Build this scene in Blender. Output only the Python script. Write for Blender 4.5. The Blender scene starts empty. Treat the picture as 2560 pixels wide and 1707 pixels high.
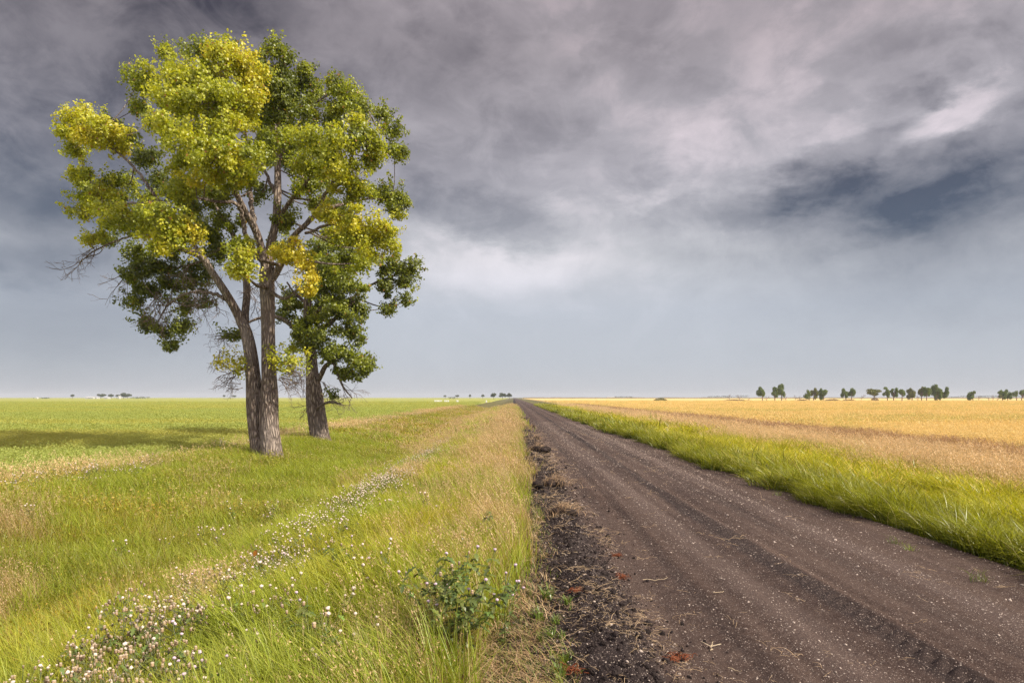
import bpy, math, random
import numpy as np
random.seed(7)
RNG = np.random.default_rng(11)
SC = bpy.context.scene
COL = SC.collection
F = 2560 * 24 / 36.0          # focal length in photo pixels
VX, VY, EYE = 1284.0, 993.0, 2.2

# ------------------------------------------------------------------ helpers
def tag(o, label=None, cat=None, group=None, kind=None):
    if label: o['label'] = label
    if cat: o['category'] = cat
    if group: o['group'] = group
    if kind: o['kind'] = kind
    return o

def empty(name, loc, label=None, cat=None, group=None):
    o = bpy.data.objects.new(name, None)
    o.empty_display_size = 0.2
    o.location = loc
    COL.objects.link(o)
    return tag(o, label, cat, group)

def at(px, py, Y):
    """point of the place seen at photo pixel (px,py), Y metres down the road"""
    return np.array([(px - VX) / F * Y, Y, EYE - (py - VY) / F * Y])

class MB:
    def __init__(s):
        s.V, s.Q, s.T, s.C, s.n = [], [], [], [], 0
    def add(s, v, q=None, t=None, c=None):
        v = np.asarray(v, dtype=np.float64).reshape(-1, 3)
        if q is not None and len(q): s.Q.append(np.asarray(q, dtype=np.int64).reshape(-1, 4) + s.n)
        if t is not None and len(t): s.T.append(np.asarray(t, dtype=np.int64).reshape(-1, 3) + s.n)
        if c is None: c = (0.5, 0.5, 0.5)
        c = np.asarray(c, dtype=np.float64)
        if c.ndim == 1: c = np.tile(c, (len(v), 1))
        s.C.append(c); s.V.append(v); s.n += len(v)
        return s
    def mesh(s, name, mat, off=(0, 0, 0), smooth=True):
        V = (np.concatenate(s.V) if s.V else np.zeros((0, 3))) - np.asarray(off)
        Q = np.concatenate(s.Q) if s.Q else np.zeros((0, 4), int)
        T = np.concatenate(s.T) if s.T else np.zeros((0, 3), int)
        m = bpy.data.meshes.new(name)
        m.vertices.add(len(V)); m.vertices.foreach_set('co', V.ravel())
        loops = np.concatenate([Q.ravel(), T.ravel()])
        m.loops.add(len(loops)); m.loops.foreach_set('vertex_index', loops)
        st = np.concatenate([np.arange(len(Q)) * 4, len(Q) * 4 + np.arange(len(T)) * 3])
        m.polygons.add(len(Q) + len(T)); m.polygons.foreach_set('loop_start', st)
        m.polygons.foreach_set('use_smooth', np.full(len(Q) + len(T), smooth))
        C = np.concatenate(s.C) if s.C else np.zeros((0, 3))
        ca = m.color_attributes.new('Col', 'FLOAT_COLOR', 'POINT')
        ca.data.foreach_set('color', np.concatenate([C, np.ones((len(C), 1))], 1).ravel())
        m.update(calc_edges=True); m.validate()
        if mat: m.materials.append(mat)
        return m
    def build(s, name, mat, parent=None, smooth=True):
        off = parent_world(parent) if parent else (0, 0, 0)
        o = bpy.data.objects.new(name, s.mesh(name, mat, off, smooth))
        COL.objects.link(o)
        if parent: o.parent = parent
        return o

def parent_world(p):
    w = np.zeros(3)
    while p:
        w += np.array(p.location); p = p.parent
    return w

def copy_tree(o, parent=None):
    c = o.copy(); COL.objects.link(c)
    if parent: c.parent = parent
    for ch in list(o.children): copy_tree(ch, c)
    return c

def hash2(ix, iy, seed):
    h = (ix.astype(np.int64) * 374761393 + iy.astype(np.int64) * 668265263 + seed * 974711) & 0x7fffffff
    h = ((h ^ (h >> 13)) * 1274126177) & 0x7fffffff
    h = h ^ (h >> 16)
    return (h & 0xffffff) / float(0xffffff)

def vnoise(x, y, seed=0):
    x = np.asarray(x, float); y = np.asarray(y, float)
    ix, iy = np.floor(x), np.floor(y)
    fx, fy = x - ix, y - iy
    fx = fx * fx * (3 - 2 * fx); fy = fy * fy * (3 - 2 * fy)
    a = hash2(ix, iy, seed); b = hash2(ix + 1, iy, seed); c = hash2(ix, iy + 1, seed); d = hash2(ix + 1, iy + 1, seed)
    return (a * (1 - fx) + b * fx) * (1 - fy) + (c * (1 - fx) + d * fx) * fy

def fbm(x, y, seed=0, oct=4):
    s, a, t = 0, .5, 0
    for k in range(oct):
        s = s + a * vnoise(x * 2 ** k, y * 2 ** k, seed + k * 17); t += a; a *= .5
    return s / t

def smooth(a, b, x):
    t = np.clip((np.asarray(x, float) - a) / (b - a), 0, 1)
    return t * t * (3 - 2 * t)

PX = [-4000, -16, -14, -11.2, -9.2, -7.0, -5.2, -3.0, -1.0, 0.0, 0.4, 3.5, 6.4, 7.2, 8.5, 10.5, 14, 18, 4000]
PZ = [-.55, -.55, -.52, -.55, -.98, -1.32, -1.10, -.56, -.16, -.06, 0.0, .05, -.02, -.15, -.4, -.55, -.45, -.4, -.4]
def zg(X, Y):
    X = np.asarray(X, float); Y = np.asarray(Y, float)
    z = (np.interp(X, PX, PZ) + np.interp(X - .5, PX, PZ) + np.interp(X + .5, PX, PZ)) / 3
    n = (fbm(X * .5, Y * .35, 3, 3) - .5) * .22
    return z + n * (1 - smooth(-1.2, -.2, X) * (1 - smooth(6.6, 8, X)))

# ------------------------------------------------------------------ materials
def newmat(name):
    m = bpy.data.materials.new(name); m.use_nodes = True
    nt = m.node_tree; nt.nodes.clear()
    out = nt.nodes.new('ShaderNodeOutputMaterial')
    return m, nt, out

class NT:
    """small node helper"""
    def __init__(s, nt): s.nt = nt
    def n(s, typ, **kw):
        nd = s.nt.nodes.new(typ)
        for k, v in kw.items(): setattr(nd, k, v)
        return nd
    def put(s, sock, v):
        if isinstance(v, bpy.types.NodeSocket): s.nt.links.new(v, sock)
        else: sock.default_value = v
    def math(s, op, a, b=0.0, c=None, clamp=False):
        nd = s.n('ShaderNodeMath', operation=op, use_clamp=clamp)
        s.put(nd.inputs[0], a); s.put(nd.inputs[1], b)
        if c is not None: s.put(nd.inputs[2], c)
        return nd.outputs[0]
    def mix(s, fac, a, b, blend='MIX'):
        nd = s.n('ShaderNodeMix', data_type='RGBA', blend_type=blend)
        s.put(nd.inputs[0], fac)
        for i, v in ((6, a), (7, b)):
            if not isinstance(v, bpy.types.NodeSocket) and len(v) == 3: v = (*v, 1)
            s.put(nd.inputs[i], v)
        return nd.outputs[2]
    def noise(s, vec, scale, detail=4, rough=.55, dist=0.0, dim='3D'):
        nd = s.n('ShaderNodeTexNoise', noise_dimensions=dim)
        if vec is not None: s.put(nd.inputs['Vector'], vec)
        nd.inputs['Scale'].default_value = scale; nd.inputs['Detail'].default_value = detail
        nd.inputs['Roughness'].default_value = rough; nd.inputs['Distortion'].default_value = dist
        return nd.outputs['Fac']
    def ramp(s, fac, lo, hi, a=0.0, b=1.0, smooth=True):
        nd = s.n('ShaderNodeMapRange', interpolation_type='SMOOTHSTEP' if smooth else 'LINEAR')
        s.put(nd.inputs[0], fac)
        for i, v in ((1, lo), (2, hi), (3, a), (4, b)): s.put(nd.inputs[i], v)
        return nd.outputs[0]
    def mapping(s, vec, scale=(1, 1, 1), loc=(0, 0, 0), rot=(0, 0, 0), typ='POINT'):
        nd = s.n('ShaderNodeMapping', vector_type=typ)
        s.put(nd.inputs['Vector'], vec)
        nd.inputs['Location'].default_value = loc; nd.inputs['Rotation'].default_value = rot
        nd.inputs['Scale'].default_value = scale
        return nd.outputs[0]
    def obj(s): return s.n('ShaderNodeTexCoord').outputs['Object']
    def pos(s): return s.n('ShaderNodeNewGeometry').outputs['Position']
    def bump(s, h, strength, dist):
        nd = s.n('ShaderNodeBump'); s.put(nd.inputs['Height'], h)
        nd.inputs['Strength'].default_value = strength; nd.inputs['Distance'].default_value = dist
        return nd.outputs[0]
    def bsdf(s, col, rough=.8, spec=.3, normal=None):
        nd = s.n('ShaderNodeBsdfPrincipled')
        if not isinstance(col, bpy.types.NodeSocket) and len(col) == 3: col = (*col, 1)
        s.put(nd.inputs['Base Color'], col); s.put(nd.inputs['Roughness'], rough)
        nd.inputs['Specular IOR Level'].default_value = spec
        if normal is not None: s.put(nd.inputs['Normal'], normal)
        return nd.outputs[0]

def leafmat(name, transl=.4, gloss=.06, grough=.35, tint=None, var=.25, patch=None, tcol=(1.15, 1.1, .55)):
    """thin foliage: colour from the mesh, per-plant variation, light passing through the blade"""
    m, nt, out = newmat(name); k = NT(nt)
    c = k.n('ShaderNodeAttribute', attribute_name='Col').outputs['Color']
    if tint is not None:
        t = k.n('ShaderNodeAttribute', attribute_name='tint', attribute_type='INSTANCER').outputs['Fac']
        c = k.mix(t, c, k.mix(1.0, c, (*tint, 1), 'MULTIPLY'))
    if var:
        r = k.n('ShaderNodeObjectInfo').outputs['Random']
        hsv = k.n('ShaderNodeHueSaturation')
        k.put(hsv.inputs['Color'], c)
        k.put(hsv.inputs['Value'], k.ramp(r, 0, 1, 1 - var, 1 + var, False))
        hsv.inputs['Hue'].default_value = .5
        c = hsv.outputs[0]
    if patch:
        n = k.noise(k.mapping(k.pos(), (1, .5, .2)), patch[0], 3)
        c = k.mix(k.ramp(n, .42, .62), c, k.mix(1.0, c, (*patch[1], 1), 'MULTIPLY'))
    d = k.n('ShaderNodeBsdfDiffuse'); k.put(d.inputs[0], c)
    tr = k.n('ShaderNodeBsdfTranslucent'); k.put(tr.inputs[0], k.mix(1.0, c, (*tcol, 1), 'MULTIPLY'))
    mx = k.n('ShaderNodeMixShader'); mx.inputs[0].default_value = transl
    nt.links.new(d.outputs[0], mx.inputs[1]); nt.links.new(tr.outputs[0], mx.inputs[2])
    sh = mx.outputs[0]
    if gloss:
        g = k.n('ShaderNodeBsdfGlossy'); g.inputs['Roughness'].default_value = grough
        g.inputs['Color'].default_value = (1, 1, 1, 1)
        m2 = k.n('ShaderNodeMixShader'); m2.inputs[0].default_value = gloss
        nt.links.new(sh, m2.inputs[1]); nt.links.new(g.outputs[0], m2.inputs[2]); sh = m2.outputs[0]
    nt.links.new(sh, out.inputs[0])
    return m

def flatmat(name, rough=.85, spec=.2, nscale=0, namp=.2):
    m, nt, out = newmat(name); k = NT(nt)
    c = k.n('ShaderNodeAttribute', attribute_name='Col').outputs['Color']
    if nscale:
        n = k.noise(k.obj(), nscale, 3)
        c = k.mix(k.ramp(n, .35, .65), c, k.mix(1.0, c, (1 - namp,) * 3 + (1,), 'MULTIPLY'))
    nt.links.new(k.bsdf(c, rough, spec), out.inputs[0])
    return m

M = {}
M['leaf'] = leafmat('cottonwood_leaves', .48, .035, .45, var=0, tcol=(1.15, 1.15, .5))
M['far_leaf'] = leafmat('far_leaves', .3, .03, .4, var=0)
M['grass'] = leafmat('grass_blades', .45, .025, .5, tint=(1.32, 1.10, 1.1), var=.2)
M['lush'] = leafmat('lush_grass_blades', .42, .03, .38, tint=(1.80, 1.62, 1.15), var=.3)
M['dry'] = leafmat('dry_grass', .35, .03, .5, tint=(.75, .68, .55), var=.22, tcol=(1.1, 1, .8))
M['wheat'] = leafmat('wheat_ears', .35, .01, .6, tint=(.66, .78, .55), var=.08, tcol=(1.1, 1, .7))
M['crop'] = leafmat('green_crop_leaves', .4, .015, .6, tint=(1.25, 1.06, .95), var=.08)
M['weed'] = leafmat('thistle_leaves', .35, .05, .4, var=0)
M['flower'] = flatmat('flower_heads', .9, .1)
M['straw'] = flatmat('straw', .8, .25)
M['twig'] = flatmat('dead_twigs', .9, .15)
M['white'] = flatmat('painted_boards', .6, .3, 3.0, .12)
M['stone'] = flatmat('pebbles', .85, .25, 40, .25)
M['clod'] = flatmat('earth_clods', .95, .1, 30, .4)

def bark():
    m, nt, out = newmat('cottonwood_bark'); k = NT(nt)
    p = k.obj()
    wob = k.noise(p, 1.2, 3)
    off = k.n('ShaderNodeCombineXYZ'); k.put(off.inputs[0], k.math('MULTIPLY', wob, .25)); k.put(off.inputs[1], k.math('MULTIPLY', wob, .25))
    add = k.n('ShaderNodeVectorMath', operation='ADD'); k.put(add.inputs[0], p); nt.links.new(off.outputs[0], add.inputs[1])
    q = k.mapping(add.outputs[0], (1, 1, .20))
    v = k.n('ShaderNodeTexVoronoi', feature='DISTANCE_TO_EDGE'); nt.links.new(q, v.inputs['Vector']); v.inputs['Scale'].default_value = 9.0
    rid = k.ramp(v.outputs['Distance'], 0.02, .32)
    fine = k.noise(k.mapping(p, (1, 1, .25)), 26, 4)
    h = k.math('ADD', rid, k.math('MULTIPLY', fine, .45))
    big = k.noise(k.mapping(p, (1, 1, .35)), .9, 3)
    c = k.mix(rid, (.075, .055, .045), (.42, .335, .27))
    c = k.mix(k.math('MULTIPLY', fine, .55), c, (.20, .14, .11))
    c = k.mix(k.ramp(big, .4, .7, 0, .45), c, (.32, .27, .23))
    nt.links.new(k.bsdf(c, .92, .12, k.bump(h, 1.0, .07)), out.inputs[0])
    return m
M['bark'] = bark()

def ground_mat():
    m, nt, out = newmat('ground_soil'); k = NT(nt)
    p = k.pos()
    n1 = k.noise(p, .35, 5); n2 = k.noise(p, 9, 5)
    c = k.mix(k.ramp(n1, .35, .65), (.10, .105, .03), (.16, .125, .055))
    c = k.mix(k.ramp(n2, .45, .7, 0, .6), c, (.05, .05, .02))
    nt.links.new(k.bsdf(c, .95, .1, k.bump(n2, .5, .04)), out.inputs[0])
    return m
M['ground'] = ground_mat()

def road_mat():
    m, nt, out = newmat('dirt_and_gravel'); k = NT(nt)
    p = k.pos()
    sx = k.n('ShaderNodeSeparateXYZ'); nt.links.new(p, sx.inputs[0])
    X = sx.outputs[0]
    st = k.mapping(p, (1, .07, 1))
    band = k.noise(st, 2.4, 5, .6)
    wobx = k.math('ADD', X, k.math('MULTIPLY', k.math('SUBTRACT', k.noise(k.mapping(p, (.4, .25, 1)), 1.0, 3), .5), .5))
    fine = k.noise(p, 45, 6, .7)
    mid = k.noise(p, 3.2, 5, .6)
    c = k.mix(k.ramp(band, .36, .64), (.046, .029, .0235), (.082, .054, .042))
    c = k.mix(k.ramp(mid, .4, .7, 0, .5), c, (.094, .064, .051))
    # damp freshly turned strips left by wheels and the blade
    def strip(x0, w, a):
        return k.math('MULTIPLY', k.ramp(k.math('ABSOLUTE', k.math('SUBTRACT', wobx, x0)), w, w * .35), a)
    dark = k.math('ADD', strip(3.35, .24, .75), k.math('ADD', strip(2.0, .16, .4), strip(4.35, .2, .35)))
    dark = k.math('ADD', dark, k.math('MULTIPLY', k.ramp(wobx, 1.35, .95), .95), clamp=True)
    c = k.mix(dark, c, (.026, .019, .018))
    light = k.math('ADD', strip(4.85, .3, .45), strip(2.65, .3, .35), clamp=True)
    c = k.mix(light, c, (.125, .090, .076))
    # fine grit in three sizes
    for sc, th, amt, colr in ((55, .22, .75, (.34, .27, .225)), (110, .26, .55, (.30, .22, .18)), (24, .13, .7, (.40, .33, .28))):
        v = k.n('ShaderNodeTexVoronoi', feature='F1'); nt.links.new(p, v.inputs['Vector']); v.inputs['Scale'].default_value = sc
        sp = k.n('ShaderNodeSeparateColor'); nt.links.new(v.outputs['Color'], sp.inputs[0])
        pick = k.ramp(sp.outputs[0], .60, .66)
        g = k.math('MULTIPLY', k.ramp(v.outputs['Distance'], th * 1.25, th), pick)
        c = k.mix(k.math('MULTIPLY', g, amt), c, colr)
    c = k.mix(k.ramp(fine, .5, .72, 0, .5), c, (.03, .022, .02))
    h = k.math('ADD', fine, k.math('MULTIPLY', k.noise(p, 14, 5, .65), 1.2))
    nt.links.new(k.bsdf(c, .93, .15, k.bump(h, .7, .03)), out.inputs[0])
    return m
M['road'] = road_mat()

def canopy_mat(name, ca, cb, cc, dark, sx=(.02, .05, 1)):
    m, nt, out = newmat(name); k = NT(nt)
    p = k.pos()
    a = k.noise(k.mapping(p, sx), 1.0, 5, .55)
    b = k.noise(k.mapping(p, (.12, .06, .3)), 1.0, 5, .6)
    f = k.noise(k.mapping(p, (1, .8, 1)), 5, 4, .7)
    c = k.mix(k.ramp(a, .42, .6), ca, cb)
    c = k.mix(k.ramp(b, .5, .7, 0, .6), c, cc)
    c = k.mix(k.ramp(f, .5, .75, 0, .55), c, dark)
    nt.links.new(k.bsdf(c, .9, .1, k.bump(k.math('ADD', f, b), .6, .15)), out.inputs[0])
    return m
M['wheat_sheet'] = canopy_mat('wheat_canopy', (.61, .44, .175), (.67, .485, .195), (.57, .43, .165), (.49, .36, .135), (.01, .06, 1))
M['crop_sheet'] = canopy_mat('green_crop_canopy', (.27, .30, .07), (.36, .33, .075), (.265, .30, .07), (.235, .265, .06), (.012, .05, 1))
M['scrub'] = canopy_mat('far_scrub', (.12, .10, .05), (.17, .12, .07), (.08, .09, .03), (.06, .05, .03))

# ------------------------------------------------------------------ geometry nodes scatter
def scatter_group():
    g = bpy.data.node_groups.new('scatter', 'GeometryNodeTree')
    g.interface.new_socket('Geometry', in_out='INPUT', socket_type='NodeSocketGeometry')
    s = g.interface.new_socket('Collection', in_out='INPUT', socket_type='NodeSocketCollection')
    g.interface.new_socket('Geometry', in_out='OUTPUT', socket_type='NodeSocketGeometry')
    N, L = g.nodes, g.links
    gi, go = N.new('NodeGroupInput'), N.new('NodeGroupOutput')
    ci = N.new('GeometryNodeCollectionInfo'); ci.inputs['Separate Children'].default_value = True
    ci.inputs['Reset Children'].default_value = True
    L.new(gi.outputs['Collection'], ci.inputs['Collection'])
    ip = N.new('GeometryNodeInstanceOnPoints'); ip.inputs['Pick Instance'].default_value = True
    L.new(gi.outputs['Geometry'], ip.inputs['Points']); L.new(ci.outputs[0], ip.inputs['Instance'])
    def attr(nm, tp):
        a = N.new('GeometryNodeInputNamedAttribute'); a.data_type = tp; a.inputs['Name'].default_value = nm
        return a.outputs['Attribute']
    L.new(attr('idx', 'INT'), ip.inputs['Instance Index'])
    e = N.new('FunctionNodeEulerToRotation'); L.new(attr('rot', 'FLOAT_VECTOR'), e.inputs[0]); L.new(e.outputs[0], ip.inputs['Rotation'])
    L.new(attr('scl', 'FLOAT'), ip.inputs['Scale'])
    L.new(ip.outputs[0], go.inputs[0])
    return g, s.identifier
SG, SGID = scatter_group()

def scatter(name, P, idx, rot, scl, tint, meshes, label, cat):
    src = bpy.data.collections.new(name + '_pieces')
    for i, me in enumerate(meshes):
        src.objects.link(bpy.data.objects.new('%s_piece.%03d' % (name, i), me))
    me = bpy.data.meshes.new(name)
    n = len(P)
    me.vertices.add(n); me.vertices.foreach_set('co', np.asarray(P, float).ravel())
    a = me.attributes.new('idx', 'INT', 'POINT'); a.data.foreach_set('value', np.asarray(idx, np.int32))
    a = me.attributes.new('rot', 'FLOAT_VECTOR', 'POINT'); a.data.foreach_set('vector', np.asarray(rot, float).ravel())
    a = me.attributes.new('scl', 'FLOAT', 'POINT'); a.data.foreach_set('value', np.asarray(scl, float))
    a = me.attributes.new('tint', 'FLOAT', 'POINT'); a.data.foreach_set('value', np.asarray(tint, float))
    o = bpy.data.objects.new(name, me); COL.objects.link(o)
    md = o.modifiers.new('scatter', 'NODES'); md.node_group = SG; md[SGID] = src
    return tag(o, label, cat, None, 'stuff')

# ------------------------------------------------------------------ blades, tubes, blobs
def blades(mb, base, h, w, az, bend, lean, col, seg=3, tipcol=None, rng=RNG):
    """vectorised ribbons: base (n,3), heights, widths, facing az, bend towards az, constant lean (x,y)"""
    n = len(base)
    d = np.stack([np.cos(az), np.sin(az), np.zeros(n)], 1)
    side = np.stack([-np.sin(az), np.cos(az), np.zeros(n)], 1)
    tw = rng.uniform(-.9, .9, n)
    side = side * np.cos(tw)[:, None] + d * np.sin(tw)[:, None]
    V = np.zeros((n, 2 * seg + 1, 3)); C = np.zeros((n, 2 * seg + 1, 3))
    tc = col if tipcol is None else tipcol
    for s in range(seg + 1):
        t = s / seg
        p = base + d * (h * bend * t ** 2)[:, None]
        p = p + np.array([lean[0], lean[1], 0]) * (h * t ** 1.6)[:, None]
        p[:, 2] += h * (t - .28 * np.clip(bend, 0, 1.6) * t ** 3)
        ww = w * (1 - t) ** .6 if s < seg else w * 0
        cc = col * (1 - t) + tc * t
        if s < seg:
            V[:, 2 * s] = p - side * ww[:, None] / 2; V[:, 2 * s + 1] = p + side * ww[:, None] / 2
            C[:, 2 * s] = cc; C[:, 2 * s + 1] = cc
        else:
            V[:, 2 * s] = p; C[:, 2 * s] = cc
    m = 2 * seg + 1
    q = []
    for s in range(seg - 1): q.append([2 * s, 2 * s + 1, 2 * s + 3, 2 * s + 2])
    off = (np.arange(n) * m)[:, None, None]
    Q = (np.array(q)[None] + off).reshape(-1, 4) if q else None
    T = (np.array([[2 * seg - 2, 2 * seg - 1, 2 * seg]])[None] + off).reshape(-1, 3)
    mb.add(V.reshape(-1, 3), Q, T, C.reshape(-1, 3))
    return V[:, 2 * seg]

def flakes(mb, P, size, asp, col, up=.3, rng=RNG, axis=None):
    """little leaf-shaped quads at points P"""
    n = len(P)
    nrm = rng.normal(size=(n, 3)); nrm[:, 2] += up
    nrm /= np.linalg.norm(nrm, axis=1, keepdims=True)
    a = rng.normal(size=(n, 3)) if axis is None else axis + rng.normal(size=(n, 3)) * .35
    a -= nrm * np.sum(a * nrm, 1, keepdims=True); a /= np.linalg.norm(a, axis=1, keepdims=True) + 1e-9
    b = np.cross(nrm, a)
    L = np.broadcast_to(size, n)[:, None]; W = L * asp
    V = np.stack([P - a * L * .5, P + b * W * .5 - a * L * .08 + nrm * W * .12, P + a * L * .5, P - b * W * .5 - a * L * .08 + nrm * W * .12], 1)
    C = np.repeat(np.broadcast_to(col, (n, 3))[:, None], 4, 1)
    mb.add(V.reshape(-1, 3), np.arange(n * 4).reshape(-1, 4), None, C.reshape(-1, 3))

def catmull(P, n):
    P = np.asarray(P, float)
    if len(P) == 2: P = np.stack([P[0], (P[0] + P[1]) / 2, P[1]])
    E = np.concatenate([[2 * P[0] - P[1]], P, [2 * P[-1] - P[-2]]])
    out = []
    for i in range(len(P) - 1):
        p0, p1, p2, p3 = E[i], E[i + 1], E[i + 2], E[i + 3]
        for t in np.linspace(0, 1, n, endpoint=False):
            out.append(.5 * (2 * p1 + (p2 - p0) * t + (2 * p0 - 5 * p1 + 4 * p2 - p3) * t * t + (3 * p1 - p0 - 3 * p2 + p3) * t ** 3))
    out.append(P[-1])
    return np.array(out)

def tube(mb, P, R, nseg=8, col=(.3, .25, .2), ridges=0, cap=True):
    P = np.asarray(P, float); R = np.asarray(R, float); n = len(P)
    T = np.gradient(P, axis=0); T /= np.linalg.norm(T, axis=1, keepdims=True) + 1e-9
    ref = np.array([0, 1.0, 0]) if abs(T[0][1]) < .8 else np.array([1.0, 0, 0])
    V = []
    a = np.linspace(0, 2 * np.pi, nseg, endpoint=False)
    for i in range(n):
        u = ref - T[i] * np.dot(ref, T[i]); u /= np.linalg.norm(u) + 1e-9
        ref = u; v = np.cross(T[i], u)
        r = np.full(nseg, R[i])
        if ridges:
            s = P[i][2]
            r = r * (1 + ridges * (vnoise(a / (2 * np.pi) * 16, np.full(nseg, s * .55), 5) - .5) + ridges * 1.2 * (vnoise(np.cos(a) * 1.3 + 7, np.sin(a) * 1.3 + s * .3, 9) - .5))
        V.append(P[i] + np.outer(np.cos(a) * r, u) + np.outer(np.sin(a) * r, v))
    V = np.concatenate(V)
    i0 = np.arange(n - 1)[:, None] * nseg; j = np.arange(nseg)[None]; j2 = (j + 1) % nseg
    Q = np.stack([i0 + j, i0 + j2, i0 + nseg + j2, i0 + nseg + j], -1).reshape(-1, 4)
    Tt = None
    if cap:
        V = np.concatenate([V, P[-1:] + T[-1:] * R[-1] * .5]); k = len(V) - 1
        Tt = np.stack([np.arange(nseg) + (n - 1) * nseg, (np.arange(nseg) + 1) % nseg + (n - 1) * nseg, np.full(nseg, k)], 1)
    mb.add(V, Q, Tt, col)

def ico(sub=1):
    t = (1 + 5 ** .5) / 2
    v = [(-1, t, 0), (1, t, 0), (-1, -t, 0), (1, -t, 0), (0, -1, t), (0, 1, t), (0, -1, -t), (0, 1, -t), (t, 0, -1), (t, 0, 1), (-t, 0, -1), (-t, 0, 1)]
    f = [(0, 11, 5), (0, 5, 1), (0, 1, 7), (0, 7, 10), (0, 10, 11), (1, 5, 9), (5, 11, 4), (11, 10, 2), (10, 7, 6), (7, 1, 8), (3, 9, 4), (3, 4, 2), (3, 2, 6), (3, 6, 8), (3, 8, 9), (4, 9, 5), (2, 4, 11), (6, 2, 10), (8, 6, 7), (9, 8, 1)]
    v = [np.array(x) / np.linalg.norm(x) for x in v]
    for _ in range(sub):
        cache, nf = {}, []
        def mid(a, b):
            k = (min(a, b), max(a, b))
            if k not in cache:
                m = v[a] + v[b]; v.append(m / np.linalg.norm(m)); cache[k] = len(v) - 1
            return cache[k]
        for a, b, c in f:
            x, y, z = mid(a, b), mid(b, c), mid(c, a)
            nf += [(a, x, z), (b, y, x), (c, z, y), (x, y, z)]
        f = nf
    return np.array(v), np.array(f)
I0, I1, I2 = ico(0), ico(1), ico(2)
def blob(mb, c, r, col, sub=1, rough=.2, rng=RNG):
    v, f = (I0, I1, I2)[sub]
    k = 1 + rng.uniform(-rough, rough, len(v))
    mb.add(v * k[:, None] * np.asarray(r) + np.asarray(c), None, f, col)

# ------------------------------------------------------------------ ground, road, fields
def sheet(name, xs, ys, zf, mat):
    X, Y = np.meshgrid(xs, ys)
    V = np.stack([X, Y, zf(X, Y)], -1).reshape(-1, 3)
    nx, ny = len(xs), len(ys)
    i = np.arange(ny - 1)[:, None] * nx + np.arange(nx - 1)[None]
    Q = np.stack([i, i + 1, i + nx + 1, i + nx], -1).reshape(-1, 4)
    return MB().add(V, Q).build(name, mat)

ys = np.concatenate([np.linspace(-40, 0, 30), np.geomspace(.3, 120, 260), np.geomspace(125, 6000, 60)])
xs = np.concatenate([-np.geomspace(6000, 30, 30), np.linspace(-28, 22, 170), np.geomspace(24, 6000, 30)])
def ground_z(X, Y):
    z = zg(X, Y)
    return np.where((X > -.2) & (X < 6.6), z - .06, z)
tag(sheet('ground', xs, ys, ground_z, M['ground']), kind='structure')

def road_z(X, Y):
    base = np.interp(X, [-.45, 0, .4, 3.5, 6.4, 7.0], [-.2, -.03, .02, .06, .0, -.16])
    near = np.clip(14 / np.maximum(Y, 1), 0, 1)
    # windrow of turned earth on the left side
    wx = X - .06 * np.sin(Y * .7) - (fbm(Y * .8, Y * 0 + 3, 21, 3) - .5) * .3
    wr = np.exp(-((wx - .80) / .34) ** 2) * (.05 + .22 * fbm(X * 1.3, Y * .9, 31, 3))
    rough = smooth(1.5, 1.0, wx) * smooth(.05, .35, X)
    z = base + wr + rough * (np.abs(fbm(X * 9, Y * 9, 41, 4) - .5) * .13 + (fbm(X * 22, Y * 22, 47, 3) - .5) * .045)
    # long ruts and ridges
    z += (fbm(X * 3.2, Y * .12, 51, 3) - .5) * .055 * smooth(1.0, 1.6, X) * smooth(6.6, 6.0, X)
    wob = .10 * np.sin(Y * .21) + (fbm(Y * .3, Y * 0, 61, 3) - .5) * .25
    r1 = np.exp(-((X - 3.35 - wob) / .13) ** 2)
    z += .035 * r1 - .028 * np.exp(-((X - 3.62 - wob) / .15) ** 2)
    z += .022 * np.exp(-((X - 4.85 - wob) / .2) ** 2) - .02 * np.exp(-((X - 4.4 - wob) / .2) ** 2)
    # lug prints
    for xc, w, a, ph in ((3.45, .20, .036, 0), (1.95, .22, .030, 1.0)):
        m = np.exp(-((X - xc - wob * .8) / w) ** 4) * (.35 + .65 * smooth(.4, .6, vnoise(Y * .35, Y * 0 + xc, 71)))
        z += a * m * np.sin((Y * 1.0 + np.abs(X - xc) * .8 + .05 * fbm(X * 4, Y * 2, 5, 2)) * 2 * np.pi / .21 + ph) * np.clip(1.3 - Y / 26, 0, 1)
    z += (fbm(X * 30, Y * 30, 81, 2) - .5) * .012 * near
    return z
rx = np.linspace(-.45, 7.0, 300)
ry = np.concatenate([np.linspace(-15, 2.4, 40), np.geomspace(2.5, 60, 1000), np.geomspace(61, 2600, 120)])
tag(sheet('road', rx, ry, road_z, M['road']), kind='structure')

def wheat_top(X, Y):
    edge = smooth(17.9, 19.2, X + (vnoise(Y * .4, Y * 0, 7) - .5) * .8)
    return -.45 + edge * (.63 + (fbm(X * .25, Y * .25, 91, 4) - .5) * .16 + (fbm(X * 2, Y * 2, 93, 2) - .5) * .1)
wx = np.concatenate([np.linspace(17.6, 60, 170), np.geomspace(60.5, 3500, 70)])
wy = np.concatenate([np.linspace(-20, 5, 20), np.geomspace(6, 200, 260), np.geomspace(204, 1500, 60)])
tag(sheet('wheat_canopy', wx, wy, wheat_top, M['wheat_sheet']), 'golden ripe wheat filling the flat field right of the road', 'wheat', None, 'stuff')
CZ = -.02
def crop_top(X, Y):
    edge = smooth(-13.4, -14.6, X + (vnoise(Y * .3, Y * 0, 8) - .5) * 1.0)
    return -.6 + edge * (.50 + (fbm(X * .2, Y * .2, 95, 4) - .5) * .16 + (fbm(X * 2, Y * 2, 97, 2) - .5) * .1)
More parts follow.
